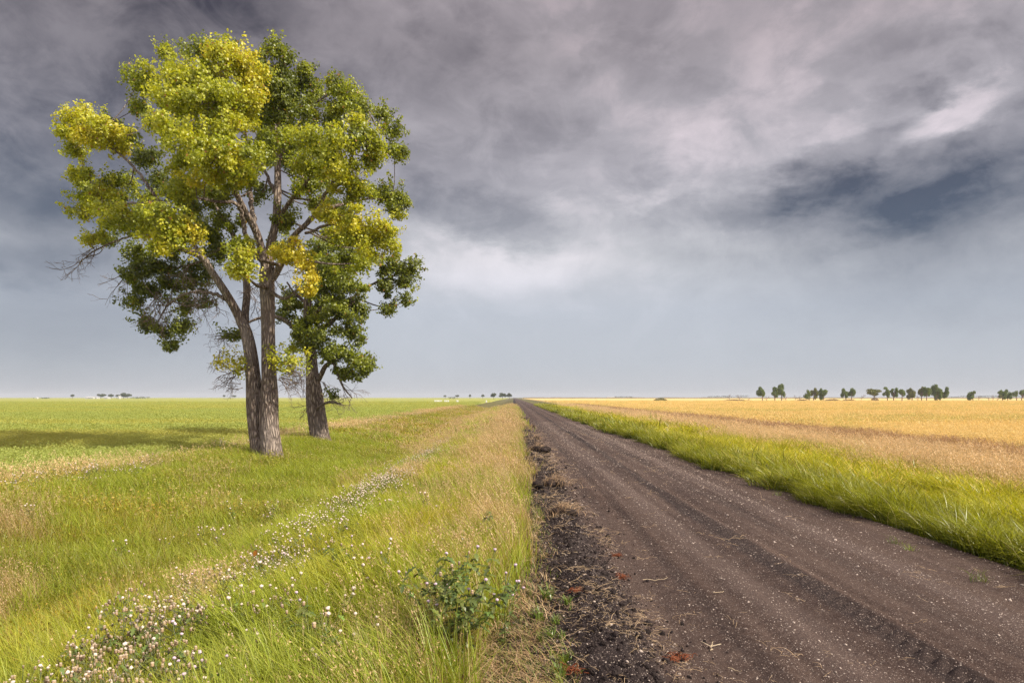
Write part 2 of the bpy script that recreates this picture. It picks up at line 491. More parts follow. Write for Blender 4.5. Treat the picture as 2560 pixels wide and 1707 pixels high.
cx = -np.concatenate([np.linspace(13.2, 60, 170), np.geomspace(60.5, 4500, 70)])[::-1]
cy = np.concatenate([np.linspace(-20, 5, 20), np.geomspace(6, 200, 260), np.geomspace(204, 5000, 80)])
tag(sheet('crop_canopy', cx, cy, crop_top, M['crop_sheet']), 'low green crop filling the flat field left of the trees', 'crop', None, 'stuff')

# ------------------------------------------------------------------ grass patches
def cvar(rng, n, a, b, j=.28):
    t = rng.random((n, 1)); c = np.array(a) * (1 - t) + np.array(b) * t
    return c * rng.uniform(1 - j, 1 + j, (n, 1))

LODR = (.13, .24, .45, .95)
def grass_patch(kind, lod, seed):
    rng = np.random.default_rng(seed)
    R = LODR[lod]; nb = (30, 46, 70, 95)[lod]; w0 = (.0074, .0105, .017, .04)[lod]; seg = (4, 3, 3, 2)[lod]
    mb = MB()
    def ring(n, r=R):
        a = rng.uniform(0, 6.28, n); q = r * np.sqrt(rng.random(n)) * 1.15
        return np.stack([q * np.cos(a), q * np.sin(a), np.full(n, -.03)], 1)
    def panicles(n, hmin, hmax, lean, stem, seedc, L=.16, droop=.5):
        b = ring(n); h = rng.uniform(hmin, hmax, n); az = rng.uniform(0, 6.28, n)
        bend = rng.uniform(.1, .4, n)
        tip = blades(mb, b, h, np.full(n, w0 * .5), az, bend, lean, stem * np.ones((n, 3)), 3, None, rng)
        m = (12, 9, 6, 4)[lod]
        t = rng.random((n, m, 1))
        dirv = np.stack([np.cos(az) * .5 + lean[0] * 1.3, np.sin(az) * .5 + lean[1], np.full(n, .75)], 1)
        P = tip[:, None] + dirv[:, None] * (t - .75) * L + rng.normal(size=(n, m, 3)) * L * .10
        P[..., 2] -= droop * .03 * t[..., 0]
        P = P.reshape(-1, 3)
        sz = (.020, .026, .04, .075)[lod]
        flakes(mb, P, rng.uniform(.7, 1.3, len(P)) * sz, .33, cvar(rng, len(P), seedc[0], seedc[1], .2), .2, rng, np.array([lean[0] - .1, 0, .9]))
    if kind == 'verge':
        n = nb; b = ring(n); h = rng.uniform(.28, .62, n)
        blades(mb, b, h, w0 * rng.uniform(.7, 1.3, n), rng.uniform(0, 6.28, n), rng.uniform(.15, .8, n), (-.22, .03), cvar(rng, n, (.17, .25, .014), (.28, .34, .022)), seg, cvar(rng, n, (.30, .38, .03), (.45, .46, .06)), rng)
        n = nb // 9; b = ring(n)
        blades(mb, b, rng.uniform(.2, .55, n), np.full(n, w0), rng.uniform(0, 6.28, n), rng.uniform(.3, 1.0, n), (-.2, 0), cvar(rng, n, (.38, .27, .11), (.5, .38, .18)), seg, None, rng)
    elif kind == 'mixed':
        n = nb; b = ring(n); h = rng.uniform(.2, .55, n)
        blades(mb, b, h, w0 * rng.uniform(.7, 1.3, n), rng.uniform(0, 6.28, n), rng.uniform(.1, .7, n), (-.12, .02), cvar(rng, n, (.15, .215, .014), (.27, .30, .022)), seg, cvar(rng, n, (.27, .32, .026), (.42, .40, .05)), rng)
        n = nb // 3
        b = ring(n); b[:, 2] += rng.uniform(.12, .5, n)
        flakes(mb, b, rng.uniform(.8, 1.5, n) * w0 * 3, .45, cvar(rng, n, (.22, .26, .02), (.42, .32, .05), .3), .6, rng)
        n = nb // 12; b = ring(n)
        blades(mb, b, rng.uniform(.3, .6, n), np.full(n, w0 * .8), rng.uniform(0, 6.28, n), rng.uniform(.1, .4, n), (-.1, 0), cvar(rng, n, (.28, .20, .07), (.42, .31, .13)), seg, None, rng)
    elif kind == 'lush':
        n = int(nb * .85); b = ring(n); h = rng.uniform(.35, .82, n)
        blades(mb, b, h, w0 * rng.uniform(1.1, 2.3, n), math.pi * 1.05 + rng.normal(0, 1.15, n), rng.uniform(.3, 1.35, n), (-.07, -.03), cvar(rng, n, (.042, .074, .008), (.128, .155, .012)), seg + 1, cvar(rng, n, (.20, .225, .016), (.37, .365, .034)), rng)  # shade low in the grass painted in: dark blade feet, pale tips
        n = nb // 16; b = ring(n)
        blades(mb, b, rng.uniform(.5, .95, n), np.full(n, w0), math.pi + rng.normal(0, 1, n), rng.uniform(.3, 1, n), (-.1, 0), cvar(rng, n, (.45, .36, .15), (.6, .5, .25)), seg, None, rng)
    elif kind == 'tan':
        n = nb // 2; b = ring(n)
        blades(mb, b, rng.uniform(.3, .65, n), np.full(n, w0), rng.uniform(0, 6.28, n), rng.uniform(.2, .8, n), (-.2, 0), cvar(rng, n, (.17, .19, .03), (.33, .27, .08)), seg, None, rng)
        panicles((9, 14, 20, 26)[lod], .62, .95, (-.22, .02), np.array([.50, .36, .15]), ((.66, .46, .22), (.86, .64, .36)))
    elif kind == 'straw':
        n = int(nb * .9); b = ring(n)
        blades(mb, b, rng.uniform(.35, .78, n), w0 * rng.uniform(.5, 1.0, n), rng.uniform(0, 6.28, n), rng.uniform(.15, .8, n), (-.25, .05), cvar(rng, n, (.44, .31, .11), (.62, .46, .21)), seg, None, rng)
        panicles((5, 8, 14, 18)[lod], .6, .85, (-.28, .05), np.array([.45, .31, .13]), ((.56, .38, .18), (.72, .53, .29)))
    elif kind == 'russet':
        n = nb // 2; b = ring(n)
        blades(mb, b, rng.uniform(.3, .65, n), np.full(n, w0), rng.uniform(0, 6.28, n), rng.uniform(.2, .7, n), (-.2, 0), cvar(rng, n, (.16, .16, .03), (.26, .17, .07)), seg, None, rng)
        panicles((11, 17, 26, 34)[lod], .7, 1.0, (-.22, .02), np.array([.30, .18, .08]), ((.34, .20, .10), (.50, .31, .165)))
    elif kind == 'wheat':
        n = int(nb * 1.1); b = ring(n); h = rng.uniform(.62, .82, n)
        tip = blades(mb, b, h, np.full(n, w0 * .7), math.pi + rng.normal(0, 1.0, n), rng.uniform(.05, .4, n), (-.12, -.02), cvar(rng, n, (.60, .45, .17), (.72, .55, .22)), seg, None, rng)
        m = 3 if lod < 3 else 4
        P = np.repeat(tip, m, 0) + rng.normal(size=(n * m, 3)) * np.array([.02, .02, .035]) * (1 + lod)
        flakes(mb, P, rng.uniform(.8, 1.3, n * m) * (.05, .06, .07, .11)[lod], .3, cvar(rng, n * m, (.66, .49, .20), (.78, .60, .27), .15), .2, rng, np.array([-.45, 0, .7]))
    elif kind == 'crop':
        n = int(nb * 1.1); b = ring(n); h = rng.uniform(.42, .62, n)
        tip = blades(mb, b, h, np.full(n, w0 * .9), rng.uniform(0, 6.28, n), rng.uniform(.1, .6, n), (-.15, 0), cvar(rng, n, (.285, .335, .07), (.35, .375, .085), .10), seg, None, rng)
        P = np.repeat(tip, 2, 0) + rng.normal(size=(n * 2, 3)) * .03 * (1 + lod)
        flakes(mb, P, rng.uniform(.8, 1.3, n * 2) * (.045, .05, .06, .10)[lod], .4, cvar(rng, n * 2, (.31, .365, .085), (.39, .42, .105), .10), .4, rng)
    elif kind == 'short':
        n = nb // 2; b = ring(n)
        blades(mb, b, rng.uniform(.04, .16, n), w0 * rng.uniform(.5, 1, n), rng.uniform(0, 6.28, n), rng.uniform(.6, 2.6, n), (-.3, 0), cvar(rng, n, (.50, .34, .17), (.72, .53, .32)), seg, None, rng)
        n = nb // 6; b = ring(n)
        blades(mb, b, rng.uniform(.05, .18, n), np.full(n, w0), rng.uniform(0, 6.28, n), rng.uniform(.3, 1, n), (0, 0), cvar(rng, n, (.12, .18, .02), (.2, .24, .03)), seg, None, rng)
    return mb

MATOF = dict(verge='grass', mixed='grass', lush='lush', tan='dry', straw='dry', russet='dry', wheat='wheat', crop='crop', short='dry')
NVAR = 4
def patch_meshes(kind):
    return [grass_patch(kind, l, 1000 + l * 31 + v * 7 + hash(kind) * 0 + len(kind) * 97 + ord(kind[0])).mesh(kind + '_patch', M[MATOF[kind]], (0, 0, 0), True) for l in range(4) for v in range(NVAR)]

BANDS = [(1.2, 6.5, 0), (6.5, 16, 1), (16, 42, 2), (42, 420, 3)]
def zone_points(x0, x1, dens, rng, ymin=1.2, ymax=190, accept=None, slope=.94, margin=3.5):
    out = []
    for (a, b, l) in BANDS:
        a2, b2 = max(a, ymin), min(b, ymax)
        if b2 <= a2: continue
        d = dens[l]
        lo, hi = max(x0, -(slope * b2 + margin)), min(x1, slope * b2 + margin)
        if hi <= lo: continue
        n = int((hi - lo) * (b2 - a2) * d)
        X = rng.uniform(lo, hi, n); Y = rng.uniform(a2, b2, n)
        if l == 3:   # thin out with distance
            k = rng.random(n) < np.clip(60 / Y, .22, 1); X, Y = X[k], Y[k]
        k = np.abs(X) < slope * Y + margin
        X, Y = X[k], Y[k]
        if accept is not None:
            k = rng.random(len(X)) < accept(X, Y); X, Y = X[k], Y[k]
        out.append(np.stack([X, Y, np.full(len(X), l)], 1))
    return np.concatenate(out)

def grass(name, kind, x0, x1, dens, label, cat, seed, accept=None, tint=None, zoff=None, scale=None, **kw):
    rng = np.random.default_rng(seed)
    P = zone_points(x0, x1, dens, rng, accept=accept, **kw)
    X, Y, L = P[:, 0], P[:, 1], P[:, 2].astype(int)
    n = len(P)
    Z = zg(X, Y) if zoff is None else zoff(X, Y)
    # wide patches follow the slope only through many small ones: keep them upright, turn little so the wind lean stays
    rot = np.stack([rng.normal(0, .05, n), rng.normal(0, .05, n), rng.normal(0, .45, n)], 1)
    if kind == 'lush': rot = np.stack([rng.normal(0, .14, n), rng.normal(0, .14, n), rng.normal(0, .9, n)], 1)
    scl = rng.uniform(.82, 1.2, n)
    if scale is not None: scl = scl * scale(X, Y)
    tn = np.clip(tint(X, Y) + rng.normal(0, .12, n), 0, 1) if tint is not None else rng.uniform(0, .3, n)
    return scatter(name, np.stack([X, Y, Z], 1), L * NVAR + rng.integers(0, NVAR, n), rot, scl, tn, patch_meshes(kind), label, cat)

D0 = (85, 40, 15, 4.6)

def dd(k): return tuple(v * k for v in D0)
def tree_shade(X, Y): return np.exp(-(((X + 9.5) / 4.2) ** 4 + ((Y - 32) / 14) ** 4))  # shade round the trunks put into the grass colour: greener, less straw
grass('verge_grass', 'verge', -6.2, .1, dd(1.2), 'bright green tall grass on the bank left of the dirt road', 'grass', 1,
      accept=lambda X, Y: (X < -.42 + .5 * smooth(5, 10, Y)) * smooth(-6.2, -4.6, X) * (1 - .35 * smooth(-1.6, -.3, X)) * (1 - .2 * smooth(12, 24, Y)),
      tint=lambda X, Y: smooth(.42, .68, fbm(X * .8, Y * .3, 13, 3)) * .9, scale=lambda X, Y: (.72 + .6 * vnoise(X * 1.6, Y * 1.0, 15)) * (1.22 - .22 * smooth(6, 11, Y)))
grass('verge_straw', 'straw', -3.0, .12, dd(.55), 'dry tan seeding grass along the left edge of the road', 'grass', 2,
      accept=lambda X, Y: (X < -.36 + .46 * smooth(5, 10, Y)) * np.clip(smooth(-2.6 - .5 * smooth(10, 30, Y), -.5, X) * (.30 + .7 * smooth(.42, .62, fbm(X * .9, Y * .4, 19, 3))) * (.7 + .5 * smooth(8, 20, Y)), 0, 1), tint=lambda X, Y: .25 + 0 * X)
grass('ditch_grass', 'mixed', -13.6, -4.4, dd(1.0), 'olive green ditch grass with brown stems below the field edge', 'grass', 3,
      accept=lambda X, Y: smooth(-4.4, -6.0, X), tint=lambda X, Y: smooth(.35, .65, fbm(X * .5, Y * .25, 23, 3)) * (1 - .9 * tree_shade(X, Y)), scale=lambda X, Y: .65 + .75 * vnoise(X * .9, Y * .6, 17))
grass('bank_grass', 'verge', -13.2, -6.5, dd(1.9), 'deep green grass on the mound around the two trees', 'grass', 4,
      accept=lambda X, Y: np.clip(tree_shade(X, Y) * 1.4, 0, 1) + .15, tint=lambda X, Y: 0 * X, scale=lambda X, Y: .85 + .5 * vnoise(X * .8, Y * .6, 27))
grass('field_edge_grass', 'tan', -14.6, -11.6, dd(.8), 'tan seeding grass fringing the green field behind the trees', 'grass', 5,
      accept=lambda X, Y: (1 - .7 * tree_shade(X + 1, Y)) * smooth(.40, .6, fbm(X * .35, Y * .2, 29, 3)) * (.35 + .65 * smooth(-12, -13, X)), tint=lambda X, Y: .1 + .5 * smooth(50, 90, Y))
grass('ditch_straw', 'straw', -11.5, -2.5, dd(.45), 'patches of pale dry grass in the ditch left of the road', 'grass', 6,
      accept=lambda X, Y: (1 - tree_shade(X, Y)) * (smooth(.52, .66, fbm(X * .5, Y * .22, 33, 3)) + .25 * smooth(25, 60, Y)), tint=lambda X, Y: .2 + 0 * X)
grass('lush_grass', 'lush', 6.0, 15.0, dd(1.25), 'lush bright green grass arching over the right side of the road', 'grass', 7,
      accept=lambda X, Y: (X > 6.05 + .75 * vnoise(Y * .9, Y * 0, 4)) * smooth(15.0, 11.0, X + 3 * (fbm(X * .3, Y * .2, 37, 2) - .5)), tint=lambda X, Y: smooth(7.0, 9.6, X) * (.6 + .5 * fbm(X * .5, Y * .4, 49, 3)),  # shadowed road edge put into the tint: darker blades nearest the road
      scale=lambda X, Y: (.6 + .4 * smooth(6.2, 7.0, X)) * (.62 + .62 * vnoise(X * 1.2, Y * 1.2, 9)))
grass('tan_grass', 'tan', 9.8, 18.6, dd(.8), 'tall tan grass gone to seed between lush grass and wheat', 'grass', 8,
      accept=lambda X, Y: smooth(10.6, 15.0, X + 3 * (fbm(X * .3, Y * .2, 37, 2) - .5)) * smooth(18.8, 17.4, X), tint=lambda X, Y: .1 + 0 * X)
grass('russet_grass', 'russet', 14.6, 19.0, dd(.8), 'reddish brown seed grass along the edge of the wheat field', 'grass', 9,
      accept=lambda X, Y: smooth(16.4, 17.6, X + 1.5 * (fbm(X * .3, Y * .15, 39, 2) - .5)) * smooth(19, 18, X), tint=lambda X, Y: .2 + 0 * X)
grass('wheat_ears', 'wheat', 17.8, 330, (20, 20, 10, 2.0), 'bristly ears of ripe wheat standing over the golden field', 'wheat', 10,
      tint=lambda X, Y: smooth(.52, .72, fbm(X * .06, Y * .45, 43, 4)), zoff=lambda X, Y: wheat_top(X, Y) - .6, ymin=15, ymax=400, accept=lambda X, Y: 1.05 - smooth(120, 400, Y))
grass('crop_leaves', 'crop', -330, -13.6, (20, 20, 10, 2.0), 'leafy tops of the green crop beyond the trees', 'crop', 11,
      tint=lambda X, Y: smooth(.45, .65, fbm(X * .03, Y * .12, 45, 3)), zoff=lambda X, Y: crop_top(X, Y) - .40, ymin=13, ymax=400, accept=lambda X, Y: 1.05 - smooth(120, 400, Y))
grass('dead_thatch', 'short', -.95, .6, dd(1.6), 'short dry thatch between the left grass and the turned earth', 'grass', 12,
      accept=lambda X, Y: smooth(.6, .15, X), tint=lambda X, Y: .3 + 0 * X, zoff=lambda X, Y: np.maximum(zg(X, Y), road_z(X, Y)), ymax=40)
grass('scruffy_weeds', 'verge', .0, .5, (16, 9, 4, 1), 'thin short green grass straying onto the turned earth', 'grass', 14,
      accept=lambda X, Y: smooth(.45, .62, fbm(X * 2, Y * .8, 63, 2)), zoff=lambda X, Y: road_z(X, Y), scale=lambda X, Y: .4 + 0 * X, ymax=30)

# ------------------------------------------------------------------ pebbles, clods and straw on the road
def litter():
    rng = np.random.default_rng(77)
    st = []
    for i in range(8):
        mb = MB(); c = np.array([.42, .34, .28]) * rng.uniform(.6, 1.35)
        blob(mb, (0, 0, 0), (1, rng.uniform(.6, .9), rng.uniform(.45, .7)), c, 1, .12, rng); st.append(mb.mesh('pebble_shape', M['stone']))
    n = 75000
    Y = 2.2 * (60 / 2.2) ** rng.random(n); X = rng.uniform(.2, 6.5, n)
    keep = rng.random(n) < (.35 + .65 * np.exp(-((X - 4.85) / .45) ** 2) + .35 * np.exp(-((X - 2.6) / .4) ** 2) + .55 * smooth(1.7, .9, X))
    X, Y = X[keep], Y[keep]; n = len(X)
    s = np.exp(rng.normal(-5.6, .55, n)) * np.clip((Y / 8) ** .5, 1, 2.2)
    scatter('gravel', np.stack([X, Y, road_z(X, Y) + s * .15], 1), rng.integers(0, 8, n), rng.uniform(0, 6.28, (n, 3)) * np.array([.06, .06, 1]), np.minimum(s, .028), rng.random(n), st,
            'pale pebbles strewn over the dark dirt road', 'gravel')
    cl = []
    for i in range(6):
        mb = MB(); blob(mb, (0, 0, 0), (1, rng.uniform(.7, 1), rng.uniform(.6, .85)), np.array([.04, .03, .027]) * rng.uniform(.7, 1.3), 2, .16, rng); cl.append(mb.mesh('clod_shape', M['clod'], smooth=False))
    n = 11000
    Y = 2.4 * (70 / 2.4) ** rng.random(n); X = rng.normal(.82, .34, n)
    X = np.clip(X, .2, 2.2)
    s = np.exp(rng.normal(-4.7, .55, n)) * np.clip((Y / 8) ** .4, 1, 2.2)
    scatter('turned_earth', np.stack([X, Y, road_z(X, Y) + s * .2], 1), rng.integers(0, 6, n), rng.uniform(0, 6.28, (n, 3)), np.minimum(s, .042), rng.random(n), cl,
            'dark crumbly earth heaped along the left side of the road', 'earth')
    sm = []
    for i in range(8):
        mb = MB()
        for q in range(5):
            L = rng.uniform(.04, .16); a = rng.uniform(0, 6.28); k = rng.normal(0, .7)
            t = np.linspace(0, 1, 6); ang = a + k * t
            p = np.stack([np.cumsum(np.cos(ang)) * L / 6, np.cumsum(np.sin(ang)) * L / 6, .006 + .018 * np.sin(t * 3.1) * rng.random()], 1) + np.array([*rng.normal(0, .06, 2), 0])
            tube(mb, p, np.linspace(.0014, .0009, 6), 3, np.array([.55, .39, .23]) * rng.uniform(.6, 1.25))
        sm.append(mb.mesh('straw_shape', M['straw']))
    n = 1900
    Y = 2.4 * (45 / 2.4) ** rng.random(n); X = np.where(rng.random(n) < .8, rng.normal(.85, .38, n), rng.uniform(1, 6.5, n))
    X = np.clip(X, .1, 6.6)
    keep = rng.random(n) < (.12 + smooth(.42, .62, fbm(X * 1.5, Y * 1.1, 3, 3))) * np.where(X > 1.7, .5, 1)
    X, Y = X[keep], Y[keep]; n = len(X)
    scatter('dry_straw', np.stack([X, Y, road_z(X, Y) + .012], 1), rng.integers(0, 8, n), np.stack([rng.normal(0, .2, n), rng.normal(0, .2, n), rng.uniform(0, 6.28, n)], 1), rng.uniform(.6, 1.3, n) * np.clip((Y / 8) ** .5, 1, 2), rng.random(n), sm,
            'loose bits of pale straw lying on the turned earth', 'straw')
litter()

# ------------------------------------------------------------------ the two cottonwoods
def T3(x, y, Y):            # tree tracing sheet -> photo pixel -> place
    return at(100 + x / 1.425, 60 + y / 1.425, Y)

def cottonwood(name, label, Y0, base, skel, lobes, sprays, leaf, dens, seed, green_shift=0.0):
    rng = np.random.default_rng(seed)
    root = empty(name, base, label, 'tree')
    unit = Y0 / F / 1.425
    bm, lm, tw = MB(), MB(), MB()
    samples = []
    for pts, rdg in skel:
        P = np.array([T3(p[0], p[1], Y0 + p[3]) for p in pts]); R = np.array([p[2] * unit for p in pts])
        big = R[0] > .2
        P = catmull(P, 16 if big else 7)
        r = np.interp(np.linspace(0, 1, len(P)), np.linspace(0, 1, len(R)), R)
        if not big:
            L = np.linspace(0, 1, len(P)); P[1:-1] += rng.normal(0, 1, (len(P) - 2, 3)) * r[1:-1, None] * .28
        tube(bm, P, r, 56 if big else 10, (.3, .25, .2), rdg)
        samples += [(p, q) for p, q in zip(P, r)]
    SP = np.array([s[0] for s in samples]); SR = np.array([s[1] for s in samples])
    for (x, y, rx_, ry_, d, yel) in lobes:
        c = T3(x, y, Y0 + d); rx, rz = rx_ * unit * .99, ry_ * unit * .97; rdp = (rx + rz) * .62
        # the bough that carries this lobe
        dist = np.linalg.norm(SP - c, axis=1) + np.where(SP[:, 2] > c[2] + .3, 2.5, 0)
        j = int(np.argmin(dist)); s0 = SP[j]
        mid = (s0 + c) / 2 + np.array([0, 0, -.08 * np.linalg.norm(c - s0)]) + rng.normal(0, .12, 3)
        PP = catmull([s0, mid, c], 6); r0 = min(SR[j] * .6, .02 + .02 * np.linalg.norm(c - s0) + .02)
        tube(bm, PP, np.linspace(max(r0, .02), .014, len(PP)), 6, (.3, .25, .2))
        area = math.pi * rx * rz
        ns = max(6, int(area * 8.0))
        u = rng.normal(size=(ns, 3)); u /= np.linalg.norm(u, axis=1, keepdims=True)
        rad = rng.random(ns) ** .55 * rng.uniform(.85, 1.25, ns)
        S = c + u * rad[:, None] * np.array([rx, rdp, rz])
        for q in range(0, ns, 2):
            m2 = (c + S[q]) / 2 + rng.normal(0, .06, 3)
            tube(tw, np.array([c, m2, S[q]]), [.013, .009, .005], 3, np.array([.17, .12, .09]) * rng.uniform(.7, 1.2), 0, False)
        wispy = .4 if (y > 1140 and yel > .3) else 1.0
        npl = int(area * dens * wispy / ns) + 1
        K = np.repeat(np.arange(ns), rng.poisson(npl * rng.uniform(.35, 1.7, ns)))
        sg = rng.uniform(.09, .23, ns)[K][:, None]
        off = rng.normal(size=(len(K), 3)) * sg * np.array([1.05, 1.05, .85])
        off[:, 2] -= np.abs(rng.normal(0, .05, len(K)))
        P = S[K] + off
        keep = np.linalg.norm((P - c) / np.array([rx, rdp, rz]), axis=1) < 1.4
        P, K = P[keep], K[keep]
        # sprigs that stick out of the lobe
        for q in range(int(5 + area * 2.2)):
            w_ = rng.normal(size=3) + np.array([0, 0, .35]); w_ /= np.linalg.norm(w_)
            p0 = c + w_ * np.array([rx, rdp, rz]) * .9; L_ = rng.uniform(.2, .5)
            d_ = w_ + np.array([0, 0, .25]) + rng.normal(0, .25, 3); d_ /= np.linalg.norm(d_)
            m_ = int(26 * L_ * (dens / 1480) / .36); tt = rng.random(m_)[:, None]
            P = np.concatenate([P, p0 + d_ * L_ * tt + rng.normal(size=(m_, 3)) * .075]); K = np.concatenate([K, np.full(m_, rng.integers(0, ns))])
            tube(tw, np.array([c + w_ * np.array([rx, rdp, rz]) * .5, p0, p0 + d_ * L_ * .8]), [.010, .007, .004], 3, (.17, .12, .09), 0, False)
        if not len(P): continue
        out = (P - c) / np.array([rx, rdp, rz]); out /= np.linalg.norm(out, axis=1, keepdims=True) + 1e-6
        n = len(P)
        nrm = out * .75 + rng.normal(size=(n, 3)) * .75 + np.array([.05, 0, .25]); nrm /= np.linalg.norm(nrm, axis=1, keepdims=True)
        a = rng.normal(size=(n, 3)) * .6 + np.array([0, 0, -.8]); a -= nrm * np.sum(a * nrm, 1, keepdims=True); a /= np.linalg.norm(a, axis=1, keepdims=True) + 1e-9
        b = np.cross(nrm, a); L = (leaf * rng.uniform(.6, 1.4, n))[:, None]; W = L * rng.uniform(.8, 1.0, n)[:, None]
        V = np.stack([P - a * L * .5, P + b * W * .5 - a * L * .12 + nrm * W * .1, P + a * L * .5, P - b * W * .5 - a * L * .12 + nrm * W * .1], 1)
        # leaf colour: green clusters turning to yellow
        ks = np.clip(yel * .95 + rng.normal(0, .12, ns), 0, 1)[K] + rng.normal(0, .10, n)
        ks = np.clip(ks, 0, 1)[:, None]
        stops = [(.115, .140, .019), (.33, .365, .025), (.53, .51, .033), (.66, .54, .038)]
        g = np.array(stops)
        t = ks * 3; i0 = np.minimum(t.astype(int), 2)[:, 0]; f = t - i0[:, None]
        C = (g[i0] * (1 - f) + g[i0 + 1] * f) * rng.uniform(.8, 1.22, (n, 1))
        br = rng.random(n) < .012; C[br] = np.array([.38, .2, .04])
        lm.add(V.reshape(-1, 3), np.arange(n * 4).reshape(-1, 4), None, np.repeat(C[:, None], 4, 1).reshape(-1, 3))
    # bare dead twigs
    for (x, y, d, dx, dy, L, cnt) in sprays:
        s = T3(x, y, Y0 + d); dr = np.array([dx, 0, -dy], float); dr /= np.linalg.norm(dr)
        for q in range(cnt):
            def grow(p, v, l, r, lev):
                pts = [p]; 
                for k in range(5):
                    v = v + rng.normal(0, .22, 3) + np.array([0, 0, -.04]); v /= np.linalg.norm(v)
                    pts.append(pts[-1] + v * l / 5)
                tube(tw, np.array(pts), np.linspace(r, max(r * .4, .005), 6), 4, np.array([.20, .15, .125]) * rng.uniform(.7, 1.2), 0, False)
                if lev < 2:
                    for k in (1, 2, 3, 4):
                        if rng.random() < .8:
                            v2 = v + rng.normal(0, .75, 3); v2 /= np.linalg.norm(v2); grow(pts[k], v2, l * .5, r * .55, lev + 1)
            v0 = dr + rng.normal(0, .28, 3); v0 /= np.linalg.norm(v0)
            grow(s + rng.normal(0, .1, 3), v0, L * rng.uniform(.6, 1.1), .017, 0)
    t = bm.build('trunk', M['bark'], root)
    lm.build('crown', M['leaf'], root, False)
    tag(tw.build('twigs', M['twig'], root), kind='stuff')
    return root

Y1, Y2 = 29.6, 39.0
skel1 = [
 ([(790, 1562, 50, -.1), (785, 1528, 36, 0), (772, 1430, 29, 0), (764, 1300, 27, .0), (752, 1180, 24, .1), (735, 1100, 22, .1), (716, 1058, 19, .1)], .22),
 ([(828, 1572, 52, -.35), (823, 1540, 38, -.3), (814, 1430, 30, -.3), (818, 1300, 27, -.2), (815, 1180, 25, -.1), (812, 1080, 25, 0), (811, 960, 27, 0), (810, 890, 27, 0), (812, 858, 20, 0)], .22),
 ([(728, 1085, 19, .1), (700, 1025, 16, 0), (660, 955, 14, -.3), (612, 882, 12, -.6), (578, 832, 11, -.9), (520, 808, 8, -1.4), (470, 788, 7, -1.8), (425, 740, 5, -2.4), (400, 700, 3, -3)], .08),
 ([(600, 866, 9, -.7), (560, 805, 8, -.9), (520, 745, 7, -1.1), (470, 680, 6, -1.2), (430, 632, 6, -1.2), (380, 570, 5, -1.2), (325, 500, 4.5, -1.2), (250, 440, 3, -1.2), (150, 390, 2, -1)], 0),
 ([(728, 1085, 17, .3), (731, 1030, 14, .5), (737, 960, 13, .8), (733, 900, 12.5, 1.0), (714, 815, 11, 1.3), (690, 755, 9, 1.5), (650, 690, 6, 1.6), (610, 620, 4, 1.8)], .08),
 ([(812, 900, 20, 0), (798, 840, 15, -.2), (772, 745, 13, -.6), (732, 670, 11, -1.2), (695, 595, 9, -1.9), (670, 530, 8, -2.4), (640, 440, 6, -2.8), (600, 330, 5, -3), (560, 220, 3, -2.8), (540, 130, 2, -2)], .06),
 ([(800, 850, 10, -.2), (745, 780, 8, -.8), (722, 690, 8, -1.2), (700, 640, 6, -1.8), (640, 635, 5, -2.5), (560, 620, 3, -3)], 0),
 ([(768, 725, 9, -.5), (752, 630, 8, .3), (742, 550, 7, .8), (735, 430, 5, .4), (720, 300, 4, -.8), (700, 180, 3, -1.6)], 0),
 ([(814, 880, 21, 0), (818, 800, 15, .2), (838, 715, 14, .4), (846, 620, 14, .6), (846, 500, 11, .8), (840, 400, 8, 1.1), (850, 280, 6, 1.2), (865, 180, 4, 1), (850, 90, 2, .6)], .06),
 ([(844, 705, 8, .4), (890, 632, 7, 0), (942, 574, 5.5, -.8), (990, 500, 4, -1.8), (1040, 430, 3, -2.6)], 0),
 ([(842, 610, 7, .6), (800, 520, 5, 1.5), (790, 430, 4, 2)], 0),
 ([(846, 490, 6, .8), (900, 400, 5, .8), (960, 300, 4, 1), (1050, 240, 2.5, .5)], 0),
 ([(826, 905, 17, 0), (845, 880, 13, -.1), (872, 828, 12, -.3), (900, 762, 10, -.6), (950, 712, 8, -.9), (1010, 662, 6.5, -.9), (1090, 640, 5, -.4), (1175, 622, 4, .4), (1240, 630, 2.5, .8)], .06),
 ([(938, 730, 7, -.8), (985, 662, 6.5, -1.2), (1040, 572, 6, -1.8), (1090, 525, 4, -2.4), (1140, 400, 3, -2.6), (1180, 330, 2, -1.5)], 0),
 ([(945, 745, 5, -.8), (1030, 715, 4.5, -1.6), (1075, 725, 3.5, -2), (1140, 740, 2.5, -2)], 0),
 ([(672, 985, 8, -.2), (625, 963, 6, 0), (565, 953, 5, .6), (505, 968, 4.5, 1.4), (450, 1010, 3.5, 2.2), (420, 1060, 2, 2.8)], 0),
 ([(430, 632, 5, -1.2), (340, 640, 4, -1.4), (260, 640, 3, -1.4), (190, 690, 2, -1)], 0),
 ([(478, 765, 5, -1.6), (370, 747, 4, -1.6), (280, 770, 3, -1.4), (195, 808, 2.5, -1.2), (140, 850, 1.6, -1)], 0),
 ([(690, 770, 6, 1.4), (640, 800, 5, 2), (560, 850, 4, 2.6), (480, 870, 3, 3)], 0),
]
